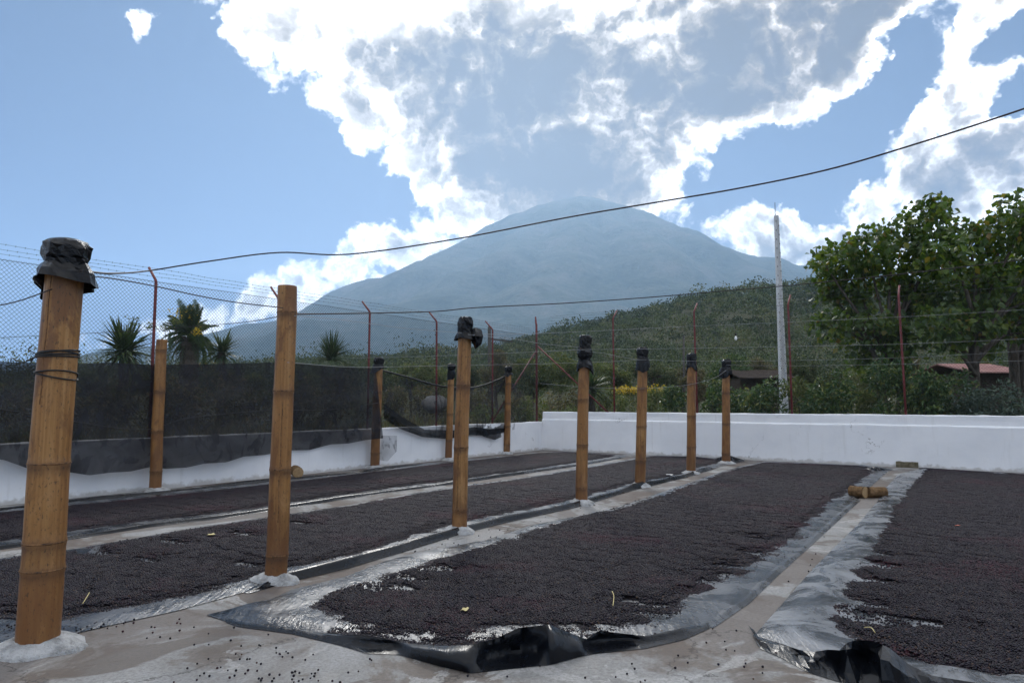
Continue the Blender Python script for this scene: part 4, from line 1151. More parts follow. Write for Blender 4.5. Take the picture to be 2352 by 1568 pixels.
n = 260; p_ = np.array(AT(428, 722, Y))[None] + rng.normal(size=(n, 3)) * np.array([0.22, 0.2, 0.14]); p2 = np.array(AT(452, 765, Y - 0.5))[None] + rng.normal(size=(60, 3)) * 0.10
foliage('blossom', np.concatenate([p_, p2]), unit(rng.normal(size=(n + 60, 3))), 0.10, M['yellow'], root, 0.5, 0, rng)

# -- individual trees of the middle distance
def small_tree(name, label, px, top_py, Y, wpx, mat_, n, lsize, seed, group, flat=0.6, cz=0.66):
    rng = np.random.default_rng(seed); tpt = AT(px, top_py, Y); g = gz_at(tpt.x, Y); b_ = Vector((tpt.x, Y, g - 0.1))
    H = max(tpt.z - g, 2.2); R = wpx / 2 / FPX * Y
    root = empty(name, b_); tag(root, label, 'tree', group)
    lob = crown_lobes((b_.x, b_.y, g + H * cz), R, H * (1 - cz) * 1.05, 13, rng, 0.24, 0.42)
    mb = MB(); limb_tubes(mb, b_, (b_.x + rng.normal() * 0.3, b_.y, g + H * cz), 0.05 + H * 0.018, lob[:7], rng); mb.build('trunk', M['bark'], root)
    p_, d_ = lobes_points(lob, n, rng, flat, 3.0); p_[:, 2] = np.maximum(p_[:, 2], g + 0.1)
    foliage('crown', p_, d_, lsize * rng.uniform(0.6, 1.3, n), mat_, root, 0.6, 0.2, rng)
    return root
rs = np.random.default_rng(12)
kinds = [('leaf_olive', 'feathery olive'), ('leaf_forest', 'dense dark green'), ('leaf_dry', 'thin brownish'), ('leaf_coffee', 'glossy deep green')]
mid = []
for px in np.arange(-60, 1260, 66):
    mid.append((px + rs.uniform(-22, 22), 905 - float(hill_px(px)) * 0.85 - rs.uniform(0, 26), rs.uniform(48, 95), rs.uniform(75, 130)))
for px in np.arange(1240, 2400, 62):
    mid.append((px + rs.uniform(-22, 22), 845 - rs.uniform(-5, 55), rs.uniform(36, 62), rs.uniform(90, 150)))
where = ['beyond the outer end of the net', 'behind the thickest post', 'just past the thickest post', 'before the drooping sword plant', 'behind the drooping sword plant', 'behind the tall thin stalks',
         'behind the bare post at the net', 'behind the palm', 'behind the stiff sword plant', 'past the stiff sword plant', 'behind the sawn top post', 'between the sawn top post and the grassy clump', 'behind the grassy clump',
         'between the grassy clump and the net end post', 'behind the net end post', 'over the start of the sheer net', 'over the middle of the sheer net', 'behind the tailed cap post', 'beside the distant crossarm pole', 'just before the corner post',
         'behind the corner post', 'behind the long red brace', 'behind the double wrapped post', 'behind the first red post past the corner', 'behind the square capped post', 'past the square capped post', 'behind the slim bare pole',
         'behind the narrow capped post', 'behind the last post of the row', 'behind the hanging bulb', 'behind the shed roof', 'behind the pale pole', 'behind the red post by the pale pole', 'at the edge of the leaning tree', 'under the leaning tree crown',
         'behind the leaning trunk', 'between the two big trees', 'behind the last red post', 'behind the upright trunk', 'beside the pink roof', 'beyond the pink roof', 'past the pink roof']
for i, (px, py, Y, wp) in enumerate(mid):
    mt, ad = kinds[int(rs.choice(4, p=[0.4, 0.34, 0.18, 0.08]))]
    wh = where[min(i, len(where) - 1)]
    small_tree('field_tree', f'{ad} tree standing {wh}', px, py, Y, wp, M[mt], int(5200 + 900 * rs.random()), 0.0031 * Y, 400 + i, 'trees of the middle distance', 0.7, 0.6)

# -- wood on the hillside, one mass
rng = np.random.default_rng(55); n = 4200
px = rng.uniform(-150, 2500, n); Yt = 75 + 400 * rng.random(n) ** 0.8
x = (px - CW / 2) / FPX * Yt; gz = terrain_h(x, Yt)
ht = rng.uniform(3.2, 9.5, n) * np.where(rng.random(n) < 0.06, 1.5, 1.0); R = ht * rng.uniform(0.40, 0.75, n)
parts = []
per = np.clip((22000 / Yt), 76, 190).astype(int)
idx = np.repeat(np.arange(n), per); N = len(idx)
# three lobes per crown, umbrella-like
lobn = rng.integers(0, 4, N); ph = (lobn * 1.7 + idx * 0.37) % 6.283
cx_ = x[idx] + np.cos(ph) * R[idx] * 0.45; cy_ = Yt[idx] + np.sin(ph) * R[idx] * 0.45; cz_ = gz[idx] + ht[idx] * (0.62 + 0.10 * np.sin(idx * 2.3 + lobn * 2.1))
d = unit(rng.normal(size=(N, 3))); rad = R[idx] * 0.55 * rng.random(N) ** 0.35
pp = np.stack([cx_ + d[:, 0] * rad, cy_ + d[:, 1] * rad, cz_ + d[:, 2] * rad * 0.62], 1)
v, f, tone = leaves(pp, d + rng.normal(size=(N, 3)), np.clip(0.0031 * Yt[idx], 0.3, 1.2) * rng.uniform(0.7, 1.3, N), 0.7, 0.1, rng)
tone = np.clip(tone * 0.22 + np.repeat((rng.random(n) ** 1.5)[idx], 4) * 0.78, 0, 0.999)
tag(obj('hillside_wood', v, f, M['leaf_forest'], None, smooth_=False, attrs={'tone': ('POINT', tone)}), 'dense green wood covering the hill below the volcano', 'wood', kind='stuff')

# ------------------------------------------------------------------ poles, roofs, cables, boulders
Y = 30.5
b_ = AT(1800, 905, Y); tp_ = AT(1783, 495, Y); g = gz_at(b_.x, Y); b_.z = g
root = empty('concrete_pole', b_); tag(root, 'tall tapering pale concrete pole with a thin rod on top', 'pole')
d = (tp_ - b_); Hh = d.length
def pole_pt(t_, u, w_): 
    c = b_ + d * t_; k = (0.150 * (1 - t_) + 0.080 * t_)
    return c + Vector((u * k, w_ * k, 0))
prof = [(-1, -1), (-0.45, -1), (-0.45, -0.55), (0.45, -0.55), (0.45, -1), (1, -1), (1, 1), (-1, 1)]
v, f = [], []; nr = 12
for i in range(nr + 1):
    t_ = -0.02 + 1.02 * i / nr
    v += [pole_pt(t_, u, w_) for u, w_ in prof]
k = len(prof)
for i in range(nr):
    for j in range(k): f.append((i * k + j, i * k + (j + 1) % k, (i + 1) * k + (j + 1) % k, (i + 1) * k + j))
f.append(tuple(nr * k + j for j in range(k)))
obj('shaft', v, f, M['pole'], root, smooth_=False)
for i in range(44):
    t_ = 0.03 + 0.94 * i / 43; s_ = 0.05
    mb = MB(); cpt = pole_pt(t_, (-0.72 if i % 2 else 0.72), -1.0); mb.box(cpt + Vector((0, -0.004, 0)), (s_ * 0.8, 0.012, 0.07)); mb.build('step_hole_shade', M['hole_shade'], root, smooth_=False)  # raised grey block; its colour stands for the shade in a step opening
mb = MB(); mb.tube([tp_ - Z3 * 0.3 + Vector((-0.06, 0, 0)), AT(1780, 465, Y)], [0.02, 0.012], 6); mb.build('rod', M['oldwood'], root)

Y = 70.0
b_ = AT(1126, 900, Y); b_.z = gz_at(b_.x, Y)
root = empty('utility_pole', b_); tag(root, 'distant dark wooden utility pole with one long crossarm below the volcano', 'pole')
mb = MB(); mb.tube([b_ - Z3 * 0.5, AT(1124, 750, Y)], [0.22, 0.17], 8); mb.build('shaft', M['oldwood'], root)
mb = MB(); mb.box(AT(1149, 781, Y), (2.6, 0.15, 0.18), (Vector((0.985, 0, -0.12)).normalized(), Vector((0, 1, 0)), Vector((0.12, 0, 0.985)).normalized())); mb.build('crossarm', M['oldwood'], root, smooth_=False)
Y = 45.0
b_ = AT(1571, 925, Y); b_.z = gz_at(b_.x, Y)
mb = MB(); mb.tube([b_ - Z3 * 0.4, AT(1570, 770, Y)], [0.09, 0.07], 8)
po = mb.build('wooden_pole', M['oldwood'], None, tuple(b_)); tag(po, 'slim bare wooden pole standing in the brush below the hill', 'pole')

def house(name, label, pxc, ridge_y, eave_y, base_y, wpx, Y, mroof, depth, slope_front=True):
    c = AT(pxc, base_y, Y); g = gz_at(c.x, Y); S_ = Y / FPX; W = wpx * S_
    ze = AT(pxc, eave_y, Y).z; zr = AT(pxc, ridge_y, Y + depth / 2).z
    root = empty(name, (c.x, Y + depth / 2, g)); tag(root, label, 'building')
    mb = MB(); mb.box((c.x, Y + depth / 2, (g - 0.3 + ze) / 2), (W * 0.92, depth * 0.9, ze - g + 0.3)); mb.build('wall', M['shed'], root, smooth_=False)
    # roof: corrugated slopes
    for sgn in (-1, 1):
        v, f = [], []; n = 70
        for i in range(n + 1):
            xx = c.x - W / 2 + W * i / n; dz = 0.025 * (i % 2)
            v += [(xx, Y + depth / 2 + sgn * (depth / 2 + 0.25), ze + dz), (xx, Y + depth / 2, zr + dz), (xx, Y + depth / 2 + sgn * (depth / 2 + 0.25), ze + dz - 0.05), (xx, Y + depth / 2, zr + dz - 0.05)]
        for i in range(n):
            k = i * 4; f += [(k, k + 4, k + 5, k + 1), (k + 2, k + 3, k + 7, k + 6), (k, k + 2, k + 6, k + 4)]
        obj('roof_slope', v, f, mroof, root, smooth_=False)
    mb = MB(); dxx = (AT(pxc, eave_y, Y).x - c.x); mb.box((c.x - W * 0.18, Y + depth * 0.05 - 0.02, g + (ze - g) * 0.45), (W * 0.14, 0.05, (ze - g) * 0.85)); mb.build('door', M['roof_dark'], root, smooth_=False)
    return root
house('shed', 'low shed with a dark rusty roof behind the coffee shrubs', 1765, 850, 868, 905, 130, 34.0, M['roof_dark'], 5.0)
house('farm_house', 'small house with a faded pink ribbed roof beyond the trees', 2300, 836, 855, 895, 130, 31.0, M['roof_pink'], 5.0)

def boulder(label, px, py, Y, rpx, seed):
    rng = np.random.default_rng(seed); R = rpx / FPX * Y; c = AT(px, py, Y); g = gz_at(c.x, Y)
    v, f = lathe([(-0.9, 0.35), (-0.5, 0.85), (-0.1, 1.0), (0.3, 0.92), (0.62, 0.68), (0.85, 0.3), (0.9, 0.04)], lambda z: Vector((0, 0, z)), 16, True, True)
    v = np.array(v); nn2 = fbm(v[:, 0] * 1.4 + seed, v[:, 1] * 1.4 + v[:, 2] * 1.9, seed, 3)
    v = v * (0.7 + 0.6 * nn2)[:, None] * R * np.array([1.25, 1.0, 0.85]) + np.array([c.x, Y, max(c.z, g)])
    o = obj('boulder', v, f, M['boulder'], None, (c.x, Y, g), smooth_=True); tag(o, label, 'rock')
boulder('rounded grey boulder in the brush behind the sheer net', 1000, 925, 23.5, 26, 1)
boulder('smaller half buried grey boulder beside a red post behind the net', 1078, 985, 21.5, 12, 2)

def cable(label, pts, r_, mat_, group=None, name='cable'):
    w_ = catmull([AT(x, y, Y) for x, y, Y in pts], 8); mb = MB(); mb.tube(w_, r_, 6)
    o = mb.build(name, mat_, None, tuple(w_[0])); tag(o, label, 'cable' if name == 'cable' else 'wire', group)
    return o
cable('long black cable sagging across the sky in front of the volcano',
      [(186, 622, 4.25), (260, 628, 5.6), (340, 622, 7.6), (480, 600, 8.0), (640, 580, 8.2), (800, 584, 8.2), (1040, 550, 8.0), (1300, 500, 7.6), (1500, 466, 7.2), (1700, 432, 6.9), (1900, 390, 6.5), (2100, 332, 6.1), (2352, 250, 5.7), (2600, 160, 5.3)], 0.0085, M['cable'])
cable('second dark cable crossing below the volcano peak to the big trees',
      [(640, 722, 5.9), (850, 719, 8.5), (1000, 715, 10.0), (1100, 706, 10.5), (1300, 696, 11.0), (1500, 682, 11.2), (1700, 665, 11.3), (1850, 652, 11.3), (2100, 626, 11.3), (2352, 596, 11.2), (2560, 566, 11.0)], 0.0085, M['cable'])
cable('dark wire from the thickest post down to the sawn top post',
      [(186, 632, 4.3), (260, 640, 4.6), (360, 658, 5.0), (450, 678, 5.3), (540, 694, 5.6), (650, 707, 5.75)], 0.0045, M['cable'], None, 'wire')
cable('dark wire sloping up to the thickest post cap', [(-120, 722, 4.0), (-40, 708, 4.1), (40, 692, 4.15), (120, 664, 4.2)], 0.004, M['cable'], None, 'wire')
cable('thin dark wire rising past the palm to the sawn top post', [(-60, 778, 10.5), (110, 770, 10.4), (300, 760, 10.0), (440, 750, 9.0), (560, 740, 8.0), (640, 727, 6.0)], 0.004, M['cable'], None, 'wire')
GW = 'pale wires strung across the yard'
def pale(label, pts, r_=0.0028): return cable(label, pts, r_, M['wire'], GW, 'wire')
pale('pale wire from the sawn top post to the tailed post cap', [(676, 725, 5.8), (781, 734, 6.6), (915, 752, 7.2), (1000, 760, 7.6), (1060, 764, 7.9)])
pale('pale wire from the tailed post cap to the double wrapped post', [(1075, 768, 7.9), (1184, 779, 8.8), (1250, 790, 9.4), (1330, 797, 10.1)])
pale('pale wire level with the tailed cap, running right across the big trees', [(1090, 768, 8.0), (1248, 765, 10.2), (1386, 759, 11.2), (1562, 750, 12.0), (1800, 740, 12.2), (2100, 726, 12.2), (2352, 711, 12.0), (2560, 697, 11.8)])
pale('pale wire from the net end post past the double wrapped post to the right', [(804, 822, 16.2), (950, 819, 14.5), (1083, 814, 12.8), (1250, 807, 11), (1330, 803, 10.1), (1409, 802, 11), (1562, 800, 12.5), (1800, 796, 13), (2100, 789, 13), (2352, 778, 12.8), (2560, 768, 12.6)])
pale('pale wire from the double wrapped post to the square capped post', [(1345, 806, 10.1), (1390, 812, 10.9), (1440, 822, 11.8), (1470, 826, 12.2)])
pale('pale wire from the net end post to the square capped post and beyond', [(660, 832, 5.8), (815, 843, 9), (950, 841, 10.6), (1100, 838, 11.2), (1330, 833, 11.6), (1440, 828, 12.1), (1476, 826, 12.3), (1590, 829, 13.6), (1800, 828, 14), (2100, 820, 14), (2352, 806, 13.8), (2560, 796, 13.6)])
pale('lowest pale wire slung between the square capped and narrow capped posts', [(1240, 880, 14), (1330, 888, 13.0), (1400, 891, 12.6), (1470, 892, 12.3), (1540, 888, 13.4), (1588, 882, 14.3), (1640, 868, 15.6), (1668, 850, 16.7)])
pale('thin pale wire above the coffee shrubs to the last post', [(1668, 838, 16.7), (1800, 840, 15.5), (1960, 838, 15), (2150, 834, 14.6), (2352, 828, 14.2), (2560, 822, 14)], 0.003)
bl = AT(1690, 776, 12.6); g_ = MB()
v, f = lathe([(-0.045, 0.005), (-0.035, 0.018), (-0.012, 0.025), (0.012, 0.021), (0.035, 0.012), (0.045, 0.011)], lambda z: bl + Vector((0, 0, z)), 14)
bo = obj('light_bulb', v, f, M['bulb'], None, tuple(bl)); tag(bo, 'small white light bulb hanging from a wire before the hill', 'light bulb')
mb = MB(); mb.tube([bl + Z3 * 0.04, bl + Z3 * 0.085], 0.016, 8); mb.tube([bl + Z3 * 0.08, AT(1690, 745.5, 12.1)], 0.003, 5); mb.build('socket', M['cord'], bo)

# ------------------------------------------------------------------ plastic sheets and the coffee on them
def poly_xy(pxs, z=0.0): return [G(x, y, z) for x, y in pxs]
def dense(pts, step, closed=True):
    out = []; n = len(pts)
    for i in range(n if closed else n - 1):
        a, b_ = pts[i], pts[(i + 1) % n]; k = max(1, int((b_ - a).length / step))
        out += [a.lerp(b_, j / k) for j in range(k)]
    if not closed: out.append(pts[-1])
    return out
def inside(x, y, poly):
    c = np.zeros(x.shape, bool); n = len(poly)
    for i in range(n):
        x1, y1 = poly[i].x, poly[i].y; x2, y2 = poly[(i + 1) % n].x, poly[(i + 1) % n].y
        if y1 == y2: continue
        k = ((y1 > y) != (y2 > y)) & (x < (x2 - x1) * (y - y1) / (y2 - y1) + x1); c ^= k
    return c
def edge_dist(x, y, poly):
    d = np.full(x.shape, 1e9); n = len(poly)
    for i in range(n):
        a, b_ = poly[i], poly[(i + 1) % n]; ex, ey = b_.x - a.x, b_.y - a.y; L2 = ex * ex + ey * ey
        if L2 < 1e-12: continue
        t_ = np.clip(((x - a.x) * ex + (y - a.y) * ey) / L2, 0, 1)
        d = np.minimum(d, np.hypot(x - a.x - ex * t_, y - a.y - ey * t_))
    return d

def tarp_mesh(pxs, step, wrinkle, seed, z0=0.006):
    poly = dense(poly_xy(pxs), step * 0.8)
    xs = np.array([p.x for p in poly]); ys = np.array([p.y for p in poly])
    gx_, gy_ = np.meshgrid(np.arange(xs.min(), xs.max(), step), np.arange(ys.min(), ys.max(), step))
    gx_ = gx_.ravel() + RNG.uniform(-.3, .3, gx_.size) * step; gy_ = gy_.ravel() + RNG.uniform(-.3, .3, gy_.size) * step
    ok = inside(gx_, gy_, poly); gx_, gy_ = gx_[ok], gy_[ok]
    ok = edge_dist(gx_, gy_, poly) > step * 0.45; gx_, gy_ = gx_[ok], gy_[ok]
    n = len(poly)
    v2 = [Vector((p.x, p.y)) for p in poly] + [Vector((a, b_)) for a, b_ in zip(gx_, gy_)]
    r_ = delaunay_2d_cdt(v2, [(i, (i + 1) % n) for i in range(n)], [], 1, 1e-6)
    x = np.array([p.x for p in r_[0]]); y = np.array([p.y for p in r_[0]])
    u = x * RDIR.x + y * RDIR.y; w_ = x * LDIR.x + y * LDIR.y
    e = edge_dist(x, y, poly)
    rid = np.abs(fbm(u * 2.0, w_ * 9.0, seed, 3) - 0.5) * 2
    z = z0 + wrinkle * (0.9 - rid).clip(0, 1) * sstep(e, 0.0, 0.10) * (0.4 + fbm(u, w_, seed + 3, 2)) * (0.15 + 0.85 * (1 - sstep(e, 0.25, 0.5)))
    return np.stack([x, y, z], 1), [tuple(f) for f in r_[2]]

def lip(pxs, hmax, seed, inner=0.07, outer=0.05, flip=1, side=None, hvar=0.6):
    """a rolled-up edge along a line on the ground: rises and drops to the outside"""
    line = dense(poly_xy(pxs), 0.10, False); n = len(line); v, f = [], []
    for i, p in enumerate(line):
        t_ = (line[min(i + 1, n - 1)] - line[max(i - 1, 0)]).normalized(); o = Vector((t_.y, -t_.x, 0)) * flip
        s_ = i * 0.10; k = (1 - hvar) + hvar * float(fbm(s_ * 0.9, seed * 3.1, seed, 3)) * 1.7
        end = min(1.0, i / 4.0, (n - 1 - i) / 4.0); h_ = hmax * k * end; jit = (float(fbm(s_ * 3.1, 1.0, seed + 5, 2)) - 0.5) * 0.05
        for off, z in ((-inner, 0.007), (-inner * 0.35, h_ * 0.72), (0.0 + jit, h_), (outer * 0.4 + jit, h_ * 0.72), (outer * 0.55 + jit * 0.5, h_ * 0.3), (outer, 0.004)):
            q_ = p + o * off; v.append((q_.x, q_.y, max(z, 0.004)))
    for i in range(n - 1):
        for j in range(5): f.append((i * 6 + j, (i + 1) * 6 + j, (i + 1) * 6 + j + 1, i * 6 + j + 1))
    return v, f

def folds(bottom, ridge, dyr, seed, inner_dy=0.22, n=90, rough=0.012, crease=None):
    """a crumpled upright fold; bottom: ground line as seen, ridge: crest as seen, dyr: how far the crest lies behind"""
    rnd = random.Random(seed)
    def along(pts, t_):
        xs = [p[0] for p in pts]; X_ = xs[0] + (xs[-1] - xs[0]) * t_
        return X_, float(np.interp(X_, xs, [p[1] for p in pts]))
    v, f = [], []; rows = 6
    for i in range(n + 1):
        t_ = i / n; bx, by = along(bottom, t_); rx, ry = along(ridge, t_)
        B = G(bx, by, 0.004); R_ = AT(rx, ry, B.y + dyr)
        if R_.z < 0.012: R_ = Vector((R_.x, R_.y, 0.012))
        I = Vector((R_.x, R_.y + inner_dy * (0.3 + 2.0 * R_.z), 0.008))
        h_ = R_.z
        bulge = math.sin(t_ * 61 + seed) * 0.5 + math.sin(t_ * 23 + seed * 2)
        if crease:
            xs_ = [q[0] for q in crease]; mx_, my_ = along(crease, t_); off_ = float(np.interp(mx_, xs_, [q[2] for q in crease]))
            Mp = AT(mx_, my_, B.y + dyr * 0.5 - off_); Mp.z = max(Mp.z, 0.02)
            rows = 7
            jit = lambda k_: Vector((rnd.uniform(-1, 1), rnd.uniform(-1, 1), rnd.uniform(-.6, .6))) * rough * k_
            pl = I.lerp(R_, 0.62); pl.z = h_ * 0.6
            for p in (I, pl, R_, R_.lerp(Mp, 0.5) + jit(1), Mp + jit(1), Mp.lerp(B, 0.6) + jit(0.7), B): v.append((p.x, p.y, max(p.z, 0.004)))
            continue
        for j, (w_, off, zf) in enumerate(((0, 0, 0), (0, 0.35, 0.6), (0, 0, 1), (0.3, 0, 0.80), (0.68, 0.02 * bulge, 0.34), (1, 0, 0))):
            if j == 0: p = I
            elif j == 1: p = I.lerp(R_, 0.62); p.z = h_ * 0.6
            elif j == 2: p = R_
            else:
                p = R_.lerp(B, w_); p.z = h_ * zf + 0.004 * (1 - zf); p.y += off * min(1, h_ * 8) - 0.03 * (j == 3) * bulge * min(1, h_ * 6)
                p += Vector((rnd.uniform(-1, 1), rnd.uniform(-1, 1), rnd.uniform(-.6, .6))) * rough * min(1, h_ * 7) * (j < 5)
            v.append((p.x, p.y, max(p.z, 0.004)))
    for i in range(n):
        for j in range(rows - 1): f.append((i * rows + j, (i + 1) * rows + j, (i + 1) * rows + j + 1, i * rows + j + 1))
    return v, f

def sheet_thing(label, outline, step, wrinkle, seed, mat_='tarp'):
    c = sum((G(*p) for p in outline), Vector()) / len(outline)
    root = empty('plastic_sheet', (c.x, c.y, 0)); tag(root, label, 'plastic sheet')
    v, f = tarp_mesh(outline, step, wrinkle, seed); obj('sheet', v, f, M[mat_], root)
    return root

T1 = sheet_thing('narrow black plastic sheet along the foot of the low wall',
    [(-200, 1197), (0, 1173), (144, 1157), (336, 1138), (487, 1121), (662, 1102), (790, 1090), (985, 1064), (1218, 1043), (1300, 1036), (1436, 1046),
     (1436, 1050), (1325, 1070), (1150, 1095), (1043, 1111), (915, 1127), (781, 1147), (615, 1173), (504, 1190), (336, 1210), (144, 1240), (0, 1260), (-200, 1288)], 0.16, 0.03, 1)
v, f = lip([(-200, 1288), (0, 1260), (144, 1240), (336, 1210), (504, 1190), (615, 1173), (781, 1147), (915, 1127), (1043, 1111), (1150, 1095), (1325, 1070), (1436, 1050)], 0.05, 1)
obj('rolled_edge', v, f, M['fold'], T1)
v, f = lip([(-200, 1197), (0, 1173), (144, 1157), (336, 1138), (487, 1121), (662, 1102), (790, 1090), (985, 1064)], 0.06, 2, 0.06, 0.05, -1)
obj('rolled_edge', v, f, M['fold'], T1)
T2 = sheet_thing('black plastic sheet under the coffee bed, between the two rows of posts',
    [(-250, 1322), (0, 1283), (150, 1264), (235, 1250), (437, 1214), (605, 1189), (790, 1162), (949, 1133), (1043, 1118), (1218, 1095), (1352, 1071), (1453, 1053), (1500, 1046), (1640, 1046), (1708, 1058),
     (1640, 1075), (1571, 1096), (1453, 1124), (1318, 1164), (1150, 1200), (1040, 1228), (915, 1267), (790, 1303), (655, 1334), (605, 1348), (538, 1367), (403, 1404), (235, 1441), (118, 1468), (0, 1502), (-250, 1570)], 0.16, 0.03, 2)
v, f = lip([(560, 1361), (655, 1334), (790, 1303), (915, 1267), (1040, 1228), (1150, 1200), (1318, 1164), (1453, 1124), (1571, 1096), (1640, 1075)], 0.085, 3, 0.08, 0.06, 1, None, 0.5)
obj('rolled_edge', v, f, M['fold'], T2)
v, f = folds([(1640, 1058), (1680, 1064), (1710, 1059)], [(1640, 1054), (1668, 1043), (1710, 1056)], 0.1, 5, 0.3, 24, 0.02)
obj('crumpled_corner', v, f, M['fold'], T2, smooth_=False)
T3 = sheet_thing('black plastic sheet under the wide middle coffee bed, its front hem heaped in folds',
    [(474, 1413), (622, 1377), (672, 1354), (790, 1326), (882, 1290), (949, 1272), (1043, 1254), (1117, 1241), (1218, 1207), (1318, 1187), (1419, 1165), (1571, 1113), (1640, 1089), (1700, 1071), (1755, 1060), (1990, 1069), (2046, 1077),
     (2009, 1109), (1972, 1146), (1864, 1243), (1777, 1320), (1713, 1381), (1629, 1438), (1571, 1455), (1483, 1468), (1345, 1472), (1261, 1470), (1134, 1476), (1077, 1486), (942, 1482), (845, 1466), (781, 1462), (672, 1450), (544, 1435)], 0.11, 0.035, 3)
bt = [(520, 1429), (544, 1438), (672, 1455), (781, 1481), (845, 1500), (915, 1502), (1009, 1529), (1080, 1545), (1167, 1535), (1268, 1525), (1332, 1507), (1365, 1500), (1483, 1488), (1571, 1468), (1629, 1442)]
rg = [(520, 1427), (544, 1434), (672, 1446), (781, 1456), (845, 1458), (942, 1477), (1010, 1482), (1077, 1481), (1134, 1467), (1191, 1441), (1261, 1433), (1345, 1467), (1376, 1447), (1483, 1460), (1571, 1440), (1629, 1434)]
cr = [(520, 1428, 0), (672, 1451, 0), (781, 1468, 0.0), (845, 1480, -0.05), (900, 1487, -0.09), (942, 1488, 0.04), (1009, 1503, 0.06), (1060, 1522, 0.07), (1090, 1522, 0.02), (1120, 1505, -0.12), (1191, 1492, -0.20), (1240, 1486, -0.08), (1268, 1478, 0.07),
      (1310, 1482, 0.03), (1335, 1490, 0.06), (1362, 1478, -0.12), (1430, 1475, -0.14), (1483, 1476, -0.03), (1571, 1455, 0), (1629, 1438, 0)]
v, f = folds(bt, rg, 0.10, 7, 0.22, 150, 0.005, cr); obj('folded_hem', v, f, M['fold'], T3, smooth_=True)
v, f = lip([(1629, 1440), (1713, 1383), (1777, 1322), (1864, 1245), (1972, 1148)], 0.022, 5, 0.10, 0.03, 1)
obj('rolled_edge', v, f, M['tarp'], T3)
v, f = folds([(1985, 1080), (2010, 1084), (2050, 1079)], [(1985, 1076), (2005, 1071), (2050, 1077)], 0.1, 9, 0.3, 20, 0.015)
obj('crumpled_corner', v, f, M['fold'], T3, smooth_=False)
T4 = sheet_thing('grey dusty plastic sheet under the far right coffee bed, crumpled at its front corner',
    [(1731, 1462), (1797, 1387), (1864, 1310), (1918, 1256), (1972, 1203), (2015, 1152), (2040, 1115), (2062, 1090), (2110, 1078), (2352, 1092), (2700, 1118), (2900, 1300), (3000, 1600),
     (2352, 1640), (2200, 1600), (2066, 1570), (1965, 1545), (1898, 1520), (1854, 1500), (1797, 1480)], 0.12, 0.05, 4, 'clear')
# puckered ridges running along the free strip of that sheet
mb = MB()
for q_, off in enumerate((0, 16, 30)):
    ln = [(1890 + off * 0.6, 1500), (1866 + off, 1460), (1852 + off, 1420), (1858 + off, 1380), (1885 + off * 0.9, 1335), (1925 + off * 0.6, 1290), (1975 + off * 0.4, 1240)]
    c_ = catmull([G(x, y, 0.008) for x, y in ln], 6); mb.tube(c_, [0.004 + 0.013 * math.sin(math.pi * i / (len(c_) - 1)) for i in range(len(c_))], 6)
mb.build('pucker', M['tarp'], T4)
bt = [(1731, 1464), (1736, 1484), (1797, 1511), (1854, 1542), (1898, 1556), (1965, 1576), (2066, 1593), (2200, 1613), (2352, 1640)]
rg = [(1731, 1461), (1760, 1470), (1797, 1479), (1830, 1490), (1864, 1497), (1905, 1490), (1928, 1493), (1946, 1474), (1968, 1468), (2005, 1471), (2045, 1488), (2086, 1524), (2143, 1551), (2250, 1568), (2352, 1590)]
cr = [(1731, 1463, 0), (1780, 1492, 0.03), (1830, 1512, -0.05), (1864, 1520, 0.05), (1905, 1512, -0.10), (1932, 1525, -0.12), (1945, 1500, 0.04), (1975, 1508, -0.16), (2010, 1500, -0.12), (2030, 1515, 0.08), (2086, 1552, 0.03), (2143, 1575, 0.0), (2250, 1592, -0.04), (2352, 1615, 0)]
v, f = folds(bt, rg, 0.14, 13, 0.3, 44, 0.014, cr); obj('folded_hem', v, f, M['fold'], T4, smooth_=False)
bt = [(1850, 1520), (1900, 1530), (1960, 1522), (2030, 1540), (2120, 1566)]
rg = [(1850, 1510), (1885, 1494), (1930, 1497), (1975, 1508), (2030, 1528), (2120, 1556)]
v, f = folds(bt, rg, 0.06, 17, 0.15, 50, 0.016); obj('inner_fold', v, f, M['fold'], T4, smooth_=False)

# ---- coffee beds: a base layer plus cherries spread on it by geometry nodes
gn = bpy.data.node_groups.new('spread_cherries', 'GeometryNodeTree')
gn.interface.new_socket('Geometry', in_out='INPUT', socket_type='NodeSocketGeometry')
gn.interface.new_socket('Geometry', in_out='OUTPUT', socket_type='NodeSocketGeometry')
N = gn.nodes.new; Lk = gn.links.new
gi, go = N('NodeGroupInput'), N('NodeGroupOutput')
ico = N('GeometryNodeMeshIcoSphere'); ico.inputs['Radius'].default_value = 0.0066; ico.inputs['Subdivisions'].default_value = 2
shs = N('GeometryNodeSetShadeSmooth'); Lk(ico.outputs[0], shs.inputs[0])
sm = N('GeometryNodeSetMaterial'); sm.inputs['Material'].default_value = M['cherry']; Lk(shs.outputs[0], sm.inputs[0])
# a handful of cherries: a jittered patch
grid = N('GeometryNodeMeshGrid')
for k_, v_ in (('Size X', 0.108), ('Size Y', 0.108), ('Vertices X', 10), ('Vertices Y', 10)): grid.inputs[k_].default_value = v_
rv = N('FunctionNodeRandomValue'); rv.data_type = 'FLOAT_VECTOR'; rv.inputs[0].default_value = (-0.006, -0.006, -0.004); rv.inputs[1].default_value = (0.006, 0.006, 0.005)
sp = N('GeometryNodeSetPosition'); Lk(grid.outputs[0], sp.inputs[0]); Lk(rv.outputs[0], sp.inputs['Offset'])
def rnd_f(lo, hi, seed):
    n = N('FunctionNodeRandomValue'); n.data_type = 'FLOAT'
    fl = [s for s in n.inputs if s.type == 'VALUE' and s.name in ('Min', 'Max')]
    fl[0].default_value, fl[1].default_value = lo, hi
    n.inputs['Seed'].default_value = seed
    return [s for s in n.outputs if s.type == 'VALUE'][0]
